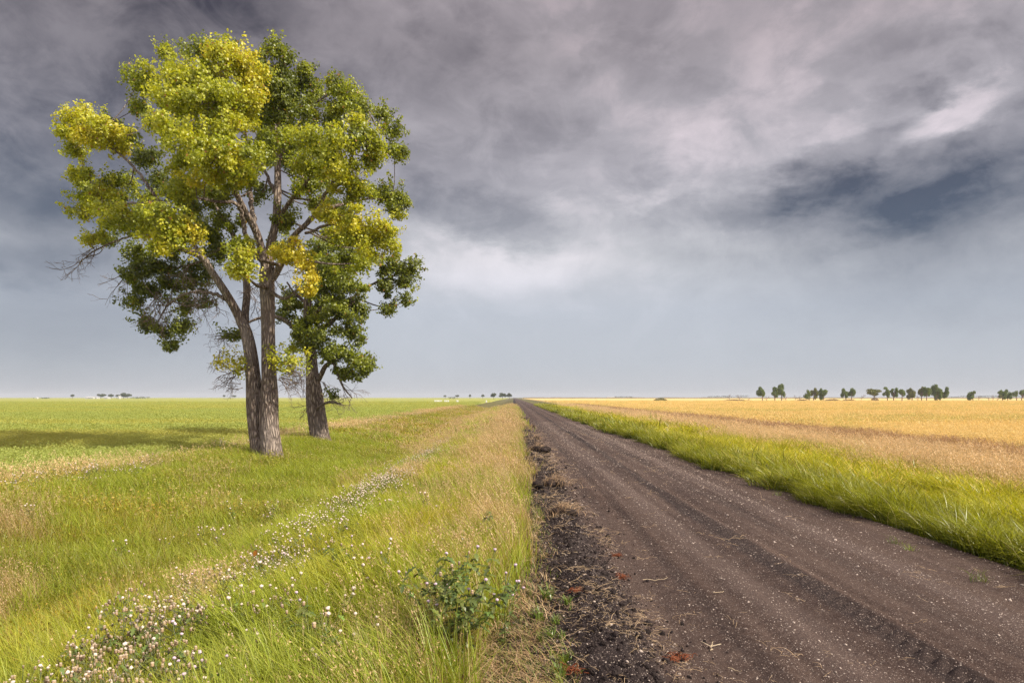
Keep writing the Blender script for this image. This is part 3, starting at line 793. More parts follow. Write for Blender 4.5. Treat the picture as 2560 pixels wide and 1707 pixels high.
lob1 = [(170,335,70,40,-1,.78),(100,390,65,30,-1,.7),(220,390,85,42,-2,.75),(290,425,55,45,-1,.65),(115,450,55,28,0,.55),(170,535,75,32,-1,.6),(210,600,85,42,-1,.58),
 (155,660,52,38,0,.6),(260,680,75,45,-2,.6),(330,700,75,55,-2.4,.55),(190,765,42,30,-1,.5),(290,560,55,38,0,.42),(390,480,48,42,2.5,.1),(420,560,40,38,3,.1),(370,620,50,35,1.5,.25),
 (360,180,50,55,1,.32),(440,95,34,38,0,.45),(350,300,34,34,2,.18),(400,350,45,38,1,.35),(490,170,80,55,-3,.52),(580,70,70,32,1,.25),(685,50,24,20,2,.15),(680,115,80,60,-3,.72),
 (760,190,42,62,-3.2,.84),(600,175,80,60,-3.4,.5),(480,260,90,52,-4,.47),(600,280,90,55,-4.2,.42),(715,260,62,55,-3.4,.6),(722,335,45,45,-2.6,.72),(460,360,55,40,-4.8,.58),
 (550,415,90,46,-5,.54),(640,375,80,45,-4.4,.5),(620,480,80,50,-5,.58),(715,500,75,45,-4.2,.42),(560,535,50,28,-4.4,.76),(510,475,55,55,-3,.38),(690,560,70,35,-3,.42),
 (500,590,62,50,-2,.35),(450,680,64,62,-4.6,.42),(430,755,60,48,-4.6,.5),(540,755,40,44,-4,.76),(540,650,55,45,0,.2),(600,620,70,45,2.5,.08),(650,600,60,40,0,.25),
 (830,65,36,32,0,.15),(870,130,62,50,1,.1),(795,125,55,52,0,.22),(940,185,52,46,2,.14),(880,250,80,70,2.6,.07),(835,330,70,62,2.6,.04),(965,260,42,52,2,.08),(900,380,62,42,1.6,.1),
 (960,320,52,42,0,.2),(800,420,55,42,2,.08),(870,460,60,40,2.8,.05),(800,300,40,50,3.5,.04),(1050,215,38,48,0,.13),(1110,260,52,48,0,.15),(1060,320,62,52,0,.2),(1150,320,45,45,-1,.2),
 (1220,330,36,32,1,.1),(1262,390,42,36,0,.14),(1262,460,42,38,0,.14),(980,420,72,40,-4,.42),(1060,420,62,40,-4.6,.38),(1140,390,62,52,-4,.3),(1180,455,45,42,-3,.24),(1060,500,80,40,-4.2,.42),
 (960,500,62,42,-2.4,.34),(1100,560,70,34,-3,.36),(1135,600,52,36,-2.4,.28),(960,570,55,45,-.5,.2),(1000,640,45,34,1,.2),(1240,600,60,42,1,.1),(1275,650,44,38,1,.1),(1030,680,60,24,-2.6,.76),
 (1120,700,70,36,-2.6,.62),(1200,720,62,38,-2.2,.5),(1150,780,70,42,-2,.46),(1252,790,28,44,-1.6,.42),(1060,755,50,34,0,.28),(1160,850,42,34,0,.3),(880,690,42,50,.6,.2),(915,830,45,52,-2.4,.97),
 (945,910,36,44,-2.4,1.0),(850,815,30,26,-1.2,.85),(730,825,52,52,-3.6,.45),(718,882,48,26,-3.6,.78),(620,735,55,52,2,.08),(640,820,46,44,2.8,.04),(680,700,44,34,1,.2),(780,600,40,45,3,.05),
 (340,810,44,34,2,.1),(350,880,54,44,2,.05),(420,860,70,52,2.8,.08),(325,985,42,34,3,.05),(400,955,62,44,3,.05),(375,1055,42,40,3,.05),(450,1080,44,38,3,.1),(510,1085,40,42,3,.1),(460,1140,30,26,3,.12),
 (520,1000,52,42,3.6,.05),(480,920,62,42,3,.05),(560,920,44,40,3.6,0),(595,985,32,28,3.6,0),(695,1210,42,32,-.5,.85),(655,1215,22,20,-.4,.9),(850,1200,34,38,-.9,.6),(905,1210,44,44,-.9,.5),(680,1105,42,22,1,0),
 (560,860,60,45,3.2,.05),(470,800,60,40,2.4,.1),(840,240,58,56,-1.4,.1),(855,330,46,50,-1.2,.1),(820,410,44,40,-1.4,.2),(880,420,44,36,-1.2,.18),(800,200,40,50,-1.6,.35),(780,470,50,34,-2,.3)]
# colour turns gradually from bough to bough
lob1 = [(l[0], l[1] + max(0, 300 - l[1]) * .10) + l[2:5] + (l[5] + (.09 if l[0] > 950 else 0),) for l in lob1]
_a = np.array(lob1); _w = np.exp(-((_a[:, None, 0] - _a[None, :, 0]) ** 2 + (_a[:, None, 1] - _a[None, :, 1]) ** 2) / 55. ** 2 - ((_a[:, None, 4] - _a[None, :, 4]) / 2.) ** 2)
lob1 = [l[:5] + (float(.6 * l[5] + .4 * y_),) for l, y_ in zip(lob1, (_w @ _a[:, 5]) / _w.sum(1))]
# the far side of the crown
rb = np.random.default_rng(5)
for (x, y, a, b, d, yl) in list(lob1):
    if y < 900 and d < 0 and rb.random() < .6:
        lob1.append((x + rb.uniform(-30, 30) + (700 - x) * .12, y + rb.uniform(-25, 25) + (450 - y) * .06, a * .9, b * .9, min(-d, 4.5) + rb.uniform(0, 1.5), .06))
spr1 = [(150, 845, -1, -1, .45, 1.3, 4), (200, 800, -1, -.6, .8, 1.1, 4), (300, 900, 2, -.6, .9, 1.5, 4), (560, 955, .6, -.2, 1, 1.5, 6), (620, 965, 0, -.3, 1, 1.6, 5), (640, 900, 0, -.6, .9, 1.3, 4), (700, 1250, -.4, -1, .35, 1.2, 8),
        (720, 1290, -.2, -1, .1, .7, 3), (850, 1260, -.7, 1, .5, 1.2, 9), (880, 1230, -.8, 1, .35, 1.0, 6), (735, 930, 1, .4, 1, 1.2, 4), (800, 920, 0, -.5, .8, 1.2, 5), (825, 900, -.6, .5, .9, 1.1, 4), (420, 960, 2, -.3, 1, 1.6, 7),
        (470, 980, 2.4, -.4, 1, 1.6, 6), (690, 1110, .9, -1, .4, 1.2, 5), (650, 1160, .8, -.5, 1, 1.2, 5), (760, 1000, .6, .3, .6, 1.1, 3), (520, 870, 1.5, -.4, 1, 1.4, 5)]
skel2 = [
 ([(998, 1500, 42, -.1), (993, 1470, 34, 0), (984, 1390, 29, 0), (976, 1300, 27, 0), (970, 1230, 22, 0), (966, 1160, 18, 0), (956, 1080, 16, 0), (957, 960, 14, 0), (980, 880, 9, 0), (1000, 800, 6, 0), (1030, 740, 4, 0)], .22),
 ([(965, 1190, 14, 0), (938, 1140, 12, -.3), (902, 1080, 9, -.6), (850, 1046, 7, -.8), (795, 1045, 5, -.8), (745, 1062, 4, -.8), (700, 1095, 3, -.8)], .05),
 ([(978, 1285, 13, 0), (1000, 1252, 9, -.3), (1018, 1218, 8, -.6), (1045, 1208, 6, -1), (1064, 1255, 4.5, -1.2), (1082, 1295, 3.5, -1.3), (1112, 1332, 2, -1.4)], 0),
 ([(960, 1110, 10, 0), (1000, 1085, 9, -.6), (1040, 1062, 8, -1.2), (1080, 1020, 5, -1.6), (1120, 990, 3, -2)], 0),
 ([(957, 1040, 9, 0), (1010, 1010, 7, .3), (1070, 995, 6, .5), (1135, 960, 5.5, .8), (1200, 920, 4, 1), (1300, 880, 2.5, 1.2)], 0),
 ([(957, 1000, 7, 0), (910, 960, 5, .8), (880, 920, 3, 1.4)], 0),
 ([(985, 1370, 6, -.4), (1030, 1345, 4, -1), (1075, 1355, 2.5, -1.3)], 0),
]
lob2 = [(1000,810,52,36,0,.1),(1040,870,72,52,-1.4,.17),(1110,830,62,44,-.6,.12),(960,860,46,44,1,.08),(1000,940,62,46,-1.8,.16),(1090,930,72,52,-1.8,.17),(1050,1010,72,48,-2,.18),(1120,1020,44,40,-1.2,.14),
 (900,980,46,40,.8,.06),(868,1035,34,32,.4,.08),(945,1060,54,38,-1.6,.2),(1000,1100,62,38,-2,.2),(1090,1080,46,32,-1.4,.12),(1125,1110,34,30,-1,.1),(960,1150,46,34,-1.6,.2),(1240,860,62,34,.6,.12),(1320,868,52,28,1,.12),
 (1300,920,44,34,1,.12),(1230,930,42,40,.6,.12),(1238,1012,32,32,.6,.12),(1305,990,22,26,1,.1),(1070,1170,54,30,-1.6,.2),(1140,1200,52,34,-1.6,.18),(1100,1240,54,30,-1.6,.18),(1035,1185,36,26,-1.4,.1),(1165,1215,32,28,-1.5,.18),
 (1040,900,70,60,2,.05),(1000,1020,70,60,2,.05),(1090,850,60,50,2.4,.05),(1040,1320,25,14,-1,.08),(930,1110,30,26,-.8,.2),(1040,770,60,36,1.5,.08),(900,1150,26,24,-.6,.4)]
spr2 = [(1030, 1345, -1, 1, .2, 1.3, 5), (960, 1350, .2, -1, .4, 1.2, 3), (1075, 1290, -1.3, .6, .9, 1.3, 4), (1010, 1280, -.6, .6, 1, 1.5, 5), (930, 1260, .2, -.8, 1, 1.4, 5), (745, 1065, -.8, -.9, .5, 1.4, 4), (1110, 1330, -1.4, .5, .9, .9, 2)]
b1 = T3(805, 1543, Y1); b2 = T3(996, 1488, Y2)
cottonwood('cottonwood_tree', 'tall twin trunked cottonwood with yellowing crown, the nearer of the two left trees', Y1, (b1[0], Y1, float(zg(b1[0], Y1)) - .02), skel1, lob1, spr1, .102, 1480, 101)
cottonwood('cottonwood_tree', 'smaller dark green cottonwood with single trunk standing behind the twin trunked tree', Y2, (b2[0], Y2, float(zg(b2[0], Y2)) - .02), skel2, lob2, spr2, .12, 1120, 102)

# ------------------------------------------------------------------ far trees
def far_tree(px, box, Y, label, seed, cat='tree', group=None, sparse=1.0, cols=((.050, .080, .016), (.115, .15, .026)), ground=-.42, leaf=.42, name='field_tree'):
    rng = np.random.default_rng(seed)
    x0, x1, y0, y1 = box
    base = np.array([(px - VX) / F * Y, Y, ground])
    root = empty(name, base, label, cat, group)
    top = at(px, y0, Y)[2]; bot = at(px, y1, Y)[2]
    xa, xb = at(x0, y0, Y)[0], at(x1, y0, Y)[0]
    cx_, w, h = (xa + xb) / 2, (xb - xa) / 2, (top - bot)
    tm, cm = MB(), MB()
    H = bot + h * .55
    k = 2 if w > 2.2 else 1
    ends = []
    nb = int(8 + w * 1.4)
    tr = .16 + .018 * (top - ground)
    tube(tm, catmull([base + (0, 0, -.2), base + (rng.normal(0, .1), 0, (bot - ground) * .6), base + ((cx_ - base[0]) * .4, 0, (bot - ground) + h * .15)], 4), np.linspace(tr, tr * .7, 9), 7, (.2, .15, .12))
    fork = base + np.array([(cx_ - base[0]) * .4, 0, (bot - ground) + h * .1])
    for i in range(nb):
        a = rng.uniform(0, 6.28); rr = np.sqrt(rng.random())
        e = np.array([cx_ + w * .72 * rr * np.cos(a), Y + w * .72 * rr * np.sin(a), bot + h * rng.uniform(.08, .86) * (1 - .3 * rr ** 2)])
        m = (fork + e) / 2 + rng.normal(0, .2, 3)
        tube(tm, catmull([fork, m, e], 3), np.linspace(tr * .5, .04, 7), 5, (.2, .15, .12)); ends.append(e)
        sr = np.array([w * .42, w * .42, h * .25]) * rng.uniform(.55, 1.3, 3)
        n = int(260 * sparse * max(.5, sr[0] * sr[2] / 1.0))
        u = rng.normal(size=(n, 3)); u /= np.linalg.norm(u, axis=1, keepdims=True)
        P = e + u * (rng.random(n) ** .45)[:, None] * sr
        P = P[(P[:, 2] < top + .2)]
        flakes(cm, P, rng.uniform(.6, 1.3, len(P)) * leaf, .8, cvar(rng, len(P), cols[0], cols[1], .25), .5, rng)
    tm.build('trunk', M['twig'], root); cm.build('crown', M['far_leaf'], root, False)
    return root

def c4(x0, x1, y0, y1, o=1780): return (o + x0 / 5.88, o + x1 / 5.88, 940 + y0 / 5.88, 940 + y1 / 5.88)
def c5(*a): return c4(*a, o=2160)
YR = 415.0
row = [
 (1906, c4(655,805,122,300), 'tall round crowned green tree, first leafy tree of the wheat field row from the left'),
 (1937, c4(865,970,160,300), 'short leafy tree leaning against the tall tree second in the wheat field row'),
 (1954, c4(938,1082,116,290), 'tallest green tree of the left pair in the wheat field row'),
 (2023, c4(1350,1460,180,330), 'small thin crowned tree left of an olive tree, beside the brush strip'),
 (2034, c4(1450,1562,172,325), 'olive green tree between a thin small tree and a dark round tree'),
 (2059, c4(1560,1718,172,325), 'dark round bushy tree standing alone right of the olive tree'),
 (2115, c4(1900,2010,172,305), 'left tree of the close pair in the middle of the wheat field row'),
 (2129, c4(1990,2122,172,300), 'right tree of the close pair in the middle of the wheat field row'),
 (2185, c5(28,258,178,280), 'sparse wide yellowish tree with open branches, right of the bare sapling'),
 (2219, c5(265,388,154,300), 'green tree with slim trunk, right after the sparse yellowish tree'),
 (2234, c5(380,508,152,300), 'dark topped tree second from left in the group of four'),
 (2255, c5(498,625,168,305), 'low rounded green tree third in the group of four'),
 (2280, c5(628,772,172,315), 'yellow green tree with leaning trunk fourth in the group of four'),
 (2304, c5(795,892,154,285), 'narrow olive tree directly left of the biggest far right group'),
 (2317, c5(872,992,138,290), 'tall pale green tree between narrow olive tree and largest tree'),
 (2340, c5(985,1135,122,330), 'largest dark green tree of the wheat field row'),
 (2351, c5(1100,1242,145,322), 'broad tree with pale lower boughs at right end of the largest clump'),
 (2433, c5(1528,1662,192,340), 'lone round green tree in the gap right of the largest clump'),
 (2506, c5(1972,2090,202,330), 'left half of the dense dark pair near the right frame edge'),
 (2519, c5(2050,2182,182,330), 'right half of the dense dark pair near the right frame edge'),
 (2541, c5(2188,2262,198,300), 'thin small tree between the dense pair and the frame edge tree'),
 (2554, c5(2285,2400,186,330), 'green tree cut by the right edge of the picture'),
]
for i, (px, bx, lb) in enumerate(row):
    olive = i in (4, 8, 12, 13)
    far_tree(px, bx, YR + (i * 37 % 11) - 5, lb, 300 + i, group='trees in a row across the wheat field', sparse=.5 if i in (8, 3, 20) else 1.0,
             cols=((.10, .115, .02), (.20, .20, .03)) if olive else ((.070, .115, .02), (.19, .25, .045)))

def bare_tree(px, top_py, Y, label, seed, group=None, name='bare_tree', ground=-.42):
    rng = np.random.default_rng(seed)
    base = np.array([(px - VX) / F * Y, Y, ground]); H = at(px, top_py, Y)[2] - ground
    root = empty(name, base, label, 'bare tree', group)
    tm, bm = MB(), MB()
    def grow(mb, p, v, l, r, lev):
        pts = [p]
        for k in range(4):
            v = v + rng.normal(0, .18, 3); v /= np.linalg.norm(v); pts.append(pts[-1] + v * l / 4)
        tube(mb, np.array(pts), np.linspace(r, r * .5, 5), 5, np.array([.20, .15, .12]))
        if lev < 3:
            for k in (2, 3, 4, 4):
                v2 = v + rng.normal(0, .6, 3) + np.array([0, 0, .15]); v2 /= np.linalg.norm(v2); grow(bm, pts[k], v2, l * .55, r * .5, lev + 1)
    grow(tm, base - (0, 0, .2), np.array([.02, 0, 1.0]), H * .52, .17, 0)
    tm.build('trunk', M['twig'], root); bm.build('branches', M['twig'], root)
for i, (px, ty, lb) in enumerate([
  (1823, 981, 'bare grey tree farthest left in the wheat field row'), (1850, 983, 'bare spreading tree left of the first leafy tree'), (1873, 993, 'low bare stump twig between bare trees and first leafy tree'),
  (1915, 984, 'thin bare sapling touching the first leafy tree'), (1965, 982, 'thin bare sapling right of the tallest left pair'), (1987, 984, 'bare spreading shrub tree left of the brush strip'), (1999, 987, 'low bare shrub tree just before the thin crowned tree'),
  (2153, 981, 'slim bare sapling between the close pair and sparse yellowish tree'), (2293, 985, 'slim bare trunk between the yellow green and narrow olive trees'), (2447, 985, 'thin bare sapling right of the lone round tree'),
  (2470, 992, 'very low bare shrub in the gap left of the dense pair'), (2482, 984, 'bare tree left of two beside the dense dark pair'), (2491, 981, 'taller bare tree right of two beside the dense dark pair')]):
    bare_tree(px, ty, YR - 3 + i % 4, lb, 500 + i, 'bare trees in the wheat field row')

def bush(px0, px1, top_py, Y, label, seed, cols, ground=-.42, name='bush', cat='bush', leaf=.4):
    rng = np.random.default_rng(seed)
    xa, xb = (px0 - VX) / F * Y, (px1 - VX) / F * Y; H = at(px0, top_py, Y)[2] - ground
    root = empty(name, ((xa + xb) / 2, Y, ground), label, cat)
    st, mb = MB(), MB()
    n = int((xb - xa) * 130)
    x = rng.uniform(-1, 1, n); y = rng.uniform(-1, 1, n); k = x * x + y * y < 1; x, y = x[k], y[k]
    z = H * np.sqrt(1 - (x * x + y * y) * .85) * (.75 + .35 * vnoise(x * 4, y * 4, seed)) * rng.random(len(x)) ** .4
    P = np.stack([(xa + xb) / 2 + x * (xb - xa) / 2, Y + y * min((xb - xa) / 2, 4), ground + z], 1)
    flakes(mb, P, rng.uniform(.6, 1.3, len(P)) * leaf, .8, cvar(rng, len(P), cols[0], cols[1], .25), .5, rng)
    for i in range(6):
        a = rng.uniform(-.6, .6); tube(st, catmull([((xa + xb) / 2 + a * (xb - xa) * .2, Y, ground), ((xa + xb) / 2 + a * (xb - xa) * .4, Y + rng.normal(0, .5), ground + H * .7)], 3), np.linspace(.07, .03, 7), 5, (.2, .15, .12))
    mb.build('foliage', M['far_leaf'], root, False); tag(st.build('stems', M['twig'], root), kind='stuff')
bush(1634, 1669, 994.3, 400, 'low dark green bush alone in the wheat, left of the tree row', 41, ((.05, .07, .012), (.10, .12, .02)))
for i, (a, b, t, lb) in enumerate([(1800, 1875, 998.3, 'long thin brown brush strip under the bare trees at the left end of the row'), (1990, 2020, 998.0, 'brown brush below the bare shrub trees and thin tree'), (2062, 2100, 997.2, 'brown brush mound between dark round tree and the close pair'),
    (2105, 2140, 997.8, 'brown brush under the close pair of trees'), (2178, 2196, 992.5, 'brown bush at the foot of the sparse yellowish tree')]):
    bush(a, b, t, YR - 4, lb, 60 + i, ((.11, .08, .035), (.20, .13, .06)), name='brush_strip', cat='brush')

# horizon: farm shelter trees on the left, trees at the end of the road, hedges and sheds
FC = ((.045, .07, .02), (.10, .13, .035))
def ftree(px, x0, x1, y0, Y, lb, seed, **k):
    far_tree(px, (x0, x1, y0, 990.6), Y, lb, seed, group=k.pop('group', 'far trees on the horizon'), cols=FC, leaf=1.1, ground=-.55, name='horizon_tree', **k)
ftree(181, 177, 185, 985.5, 1100, 'tiny lone tree on the horizon left of the white farm sheds', 701)
ftree(252, 244, 263, 984.5, 1100, 'rounded far tree just right of the white farm sheds', 702)
ftree(278, 272, 285, 985.2, 1100, 'small far tree in the middle of the farmstead trees', 703)
ftree(292, 286, 299, 986.0, 1100, 'low far tree left of the white farmhouse', 704)
ftree(309, 300, 318, 982.3, 1100, 'tallest far tree right of the white farmhouse', 705)
ftree(319, 311, 328, 983.2, 1100, 'broad far tree at the right end of the farmstead', 706)
ftree(1234, 1226, 1241, 982.0, 900, 'greyish far tree left of two flat topped trees at the road end', 707, sparse=.6)
ftree(1256, 1246, 1266, 982.6, 900, 'wide flat topped far tree left of the road end', 708)
ftree(1273, 1264, 1279, 982.4, 900, 'rounded far tree closest to the end of the road', 709)
ftree(1143, 1138, 1148, 987.3, 1000, 'tiny far tree on the horizon above the beehives', 710)
ftree(1175, 1172, 1178, 985.5, 1000, 'tiny slim far tree between beehives and the road end trees', 711)
ftree(1207, 1203, 1211, 986.0, 1000, 'tiny far tree just left of the greyish road end tree', 712)
ftree(1113, 1109, 1116, 987.8, 1000, 'tiniest far tree above the left group of beehives', 713)
ftree(560, 556, 564, 987.5, 1100, 'tiny far tree on the horizon left of the big trunks', 714)
ftree(585, 581, 590, 988.0, 1100, 'tiny far tree close beside the big twin trunks on the left', 715)

def hedge(name, xa, xb, Y, H, W, mat, label, cat, seed, ground):
    rng = np.random.default_rng(seed)
    n = max(30, int((xb - xa) / 3)); xs_ = np.linspace(xa, xb, n); mb = MB(); V = []
    prof = [(-1, 0), (-.9, .55), (-.5, .95), (0, 1), (.5, .9), (.9, .5), (1, 0)]
    for (u, v) in prof:
        hh = H * v * (.55 + .7 * fbm(xs_ * .08, xs_ * 0 + u, seed, 4))
        V.append(np.stack([xs_, Y + u * W + rng.normal(0, .2, n), ground + hh], 1))
    V = np.stack(V, 1).reshape(-1, 3); k = len(prof)
    i = (np.arange(n - 1)[:, None] * k + np.arange(k - 1)[None]).ravel()
    mb.add(V, np.stack([i, i + 1, i + k + 1, i + k], 1))
    return tag(mb.build(name, mat, None, False), label, cat, None, 'stuff')
hedge('far_scrub', 20, 2200, 1480, 2.6, 6, M['scrub'], 'brown scrub line along the far end of the wheat field', 'scrub', 3, -.4)
def leafy_band(name, xa, xb, Y, H, label, seed, cols):
    rng = np.random.default_rng(seed); n = int((xb - xa) * 5)
    x = rng.uniform(xa, xb, n); h = H * (.35 + .8 * fbm(x * .03, x * 0, seed, 4))
    P = np.stack([x, Y + rng.normal(0, 5, n), -.5 + h * rng.random(n) ** .6], 1)
    mb = MB(); flakes(mb, P, rng.uniform(1.0, 2.2, n), .8, cvar(rng, n, cols[0], cols[1], .2), .5, rng)
    tag(mb.build(name, M['far_leaf'], None, False), label, 'woods', None, 'stuff')
def hx(px, Y): return (px - VX) / F * Y
BC = ((.04, .06, .02), (.08, .10, .03))
leafy_band('far_woods', hx(1770, 1800), hx(1872, 1800), 1800, 9, 'bluish far woods on the horizon behind the bare trees', 5, BC)
leafy_band('far_woods', hx(2366, 1800), hx(2620, 1800), 1800, 8, 'bluish far woods on the horizon at the right frame edge', 6, BC)
leafy_band('far_woods', hx(1537, 1800), hx(1583, 1800), 1800, 6, 'short bluish far woods right of a pale low shed', 7, BC)
leafy_band('far_woods', hx(328, 1150), hx(372, 1150), 1150, 4.2, 'low far hedge right of the left farmstead', 8, FC)
leafy_band('far_woods', hx(92, 1150), hx(122, 1150), 1150, 3.2, 'low far hedge near the left frame edge', 9, FC)
leafy_band('far_woods', hx(1120, 1050), hx(1140, 1050), 1050, 3.6, 'low bluish far shrubs above the beehives', 10, BC)

def shed(px0, px1, H, Y, label, name='farm_shed', cat='shed', roofc=(.5, .5, .5), ground=-.5, depth=9):
    xa, xb = hx(px0, Y), hx(px1, Y); w = (xb - xa) / 2
    root = empty(name, ((xa + xb) / 2, Y, ground), label, cat)
    c = np.array([(xa + xb) / 2, Y, ground])
    mb = MB(); d = depth / 2
    v = [(-w, -d, 0), (w, -d, 0), (w, d, 0), (-w, d, 0), (-w, -d, H * .7), (w, -d, H * .7), (w, d, H * .7), (-w, d, H * .7), (-w, 0, H), (w, 0, H)]
    mb.add(np.array(v) + c, [(0, 1, 5, 4), (2, 3, 7, 6), (1, 2, 6, 5), (3, 0, 4, 7)], [(4, 7, 8), (5, 9, 6)], (.50, .49, .47)); mb.build('wall', M['white'], root, False)
    r = MB(); e = .25
    for s in (-1, 1):
        p = np.array([(-w - e, s * (d + e), H * .7 - .05), (w + e, s * (d + e), H * .7 - .05), (w + e, 0, H + .06), (-w - e, 0, H + .06)]) + c
        r.add(np.concatenate([p, p + (0, 0, .15)]), [(0, 1, 2, 3), (4, 5, 6, 7), (0, 1, 5, 4), (1, 2, 6, 5), (3, 0, 4, 7)], None, roofc)
    r.build('roof', M['white'], root, False)
    g = MB(); dw = w * .25
    g.add(np.array([(-dw, -d - .06, 0), (dw, -d - .06, 0), (dw, -d - .06, H * .5), (-dw, -d - .06, H * .5)]) + c, [(0, 1, 2, 3)], None, (.35, .34, .33)); g.build('door', M['white'], root, False)
shed(217, 237, 3.6, 1080, 'long low white shed at the left end of the far farmstead', roofc=(.50, .49, .48))
shed(240, 246, 3.2, 1085, 'short white shed just right of the long white shed', roofc=(.50, .49, .48))
shed(264, 273, 3.2, 1085, 'low pale shed between rounded tree and middle farm trees', roofc=(.50, .49, .48))
shed(297.5, 300.5, 4.8, 1070, 'tiny white farmhouse beside the tallest far tree', name='farmhouse', cat='house', roofc=(.50, .49, .48), depth=6)
shed(92, 95, 3.0, 1080, 'tiny white shed on the horizon near the left frame edge', roofc=(.50, .49, .48), depth=5)
shed(1517, 1536, 4.2, 1780, 'pale low shed on the horizon beyond the wheat', roofc=(.50, .49, .48))

# ------------------------------------------------------------------ beehives in the green field
def hive():
    root = empty('beehive', (0, 0, 0)); b = np.zeros(3)
    def box(mb, x, y, z0, z1, c, bev=.02):
        v = []
        for zz, k in ((z0, 0), (z0 + bev, 1), (z1 - bev, 1), (z1, 0)):
            o = 0 if k else bev
            v += [(-x + o, -y + o, zz), (x - o, -y + o, zz), (x - o, y - o, zz), (-x + o, y - o, zz)]
        q = [(0, 1, 2, 3), (12, 13, 14, 15)]
        for l in range(3):
            for j in range(4): q.append((l * 4 + j, l * 4 + (j + 1) % 4, l * 4 + 4 + (j + 1) % 4, l * 4 + 4 + j))
        mb.add(v, q, None, c)
    s = MB(); box(s, .32, .36, -.05, .30, (.30, .24, .18)); s.build('stand', M['white'], root, False)
    m = MB(); box(m, .27, .31, .30, .62, (.82, .80, .76)); box(m, .27, .31, .624, .94, (.80, .78, .74)); box(m, .27, .31, .944, 1.20, (.82, .80, .76)); m.build('box', M['white'], root, False)
    l = MB(); box(l, .30, .34, 1.203, 1.30, (.85, .84, .82)); l.build('lid', M['white'], root, False)
    return root
h0 = hive()
spots = [(1087, 342, 0), (1090, 340, 0), (1093.5, 338, 0), (1097, 341, 0), (1100, 339, 0), (1103, 340, 0), (1112, 341, 0), (1115, 340, 0), (1118, 341, 0), (1121, 339, 0), (1142, 342, 0), (1145, 338, 0), (1216, 330, 0)]
gl = ['white beehive in the longer left cluster in the green field'] * 6 + ['white beehive in the shorter second cluster in the green field'] * 4 + ['white beehive in the pair right of the two clusters'] * 2 + ['single white beehive closest to the road at the field edge']
for i, (px, Y, r) in enumerate(spots):
    o = h0 if i == 0 else copy_tree(h0)
    o.location = (hx(px, Y), Y, -.55); o.rotation_euler = (0, 0, .3 * math.sin(i * 2.3))
    tag(o, gl[i], 'beehive', ['beehives in the left cluster', 'beehives in the second cluster', 'pair of beehives', 'single beehive'][0 if i < 6 else 1 if i < 10 else 2 if i < 12 else 3])

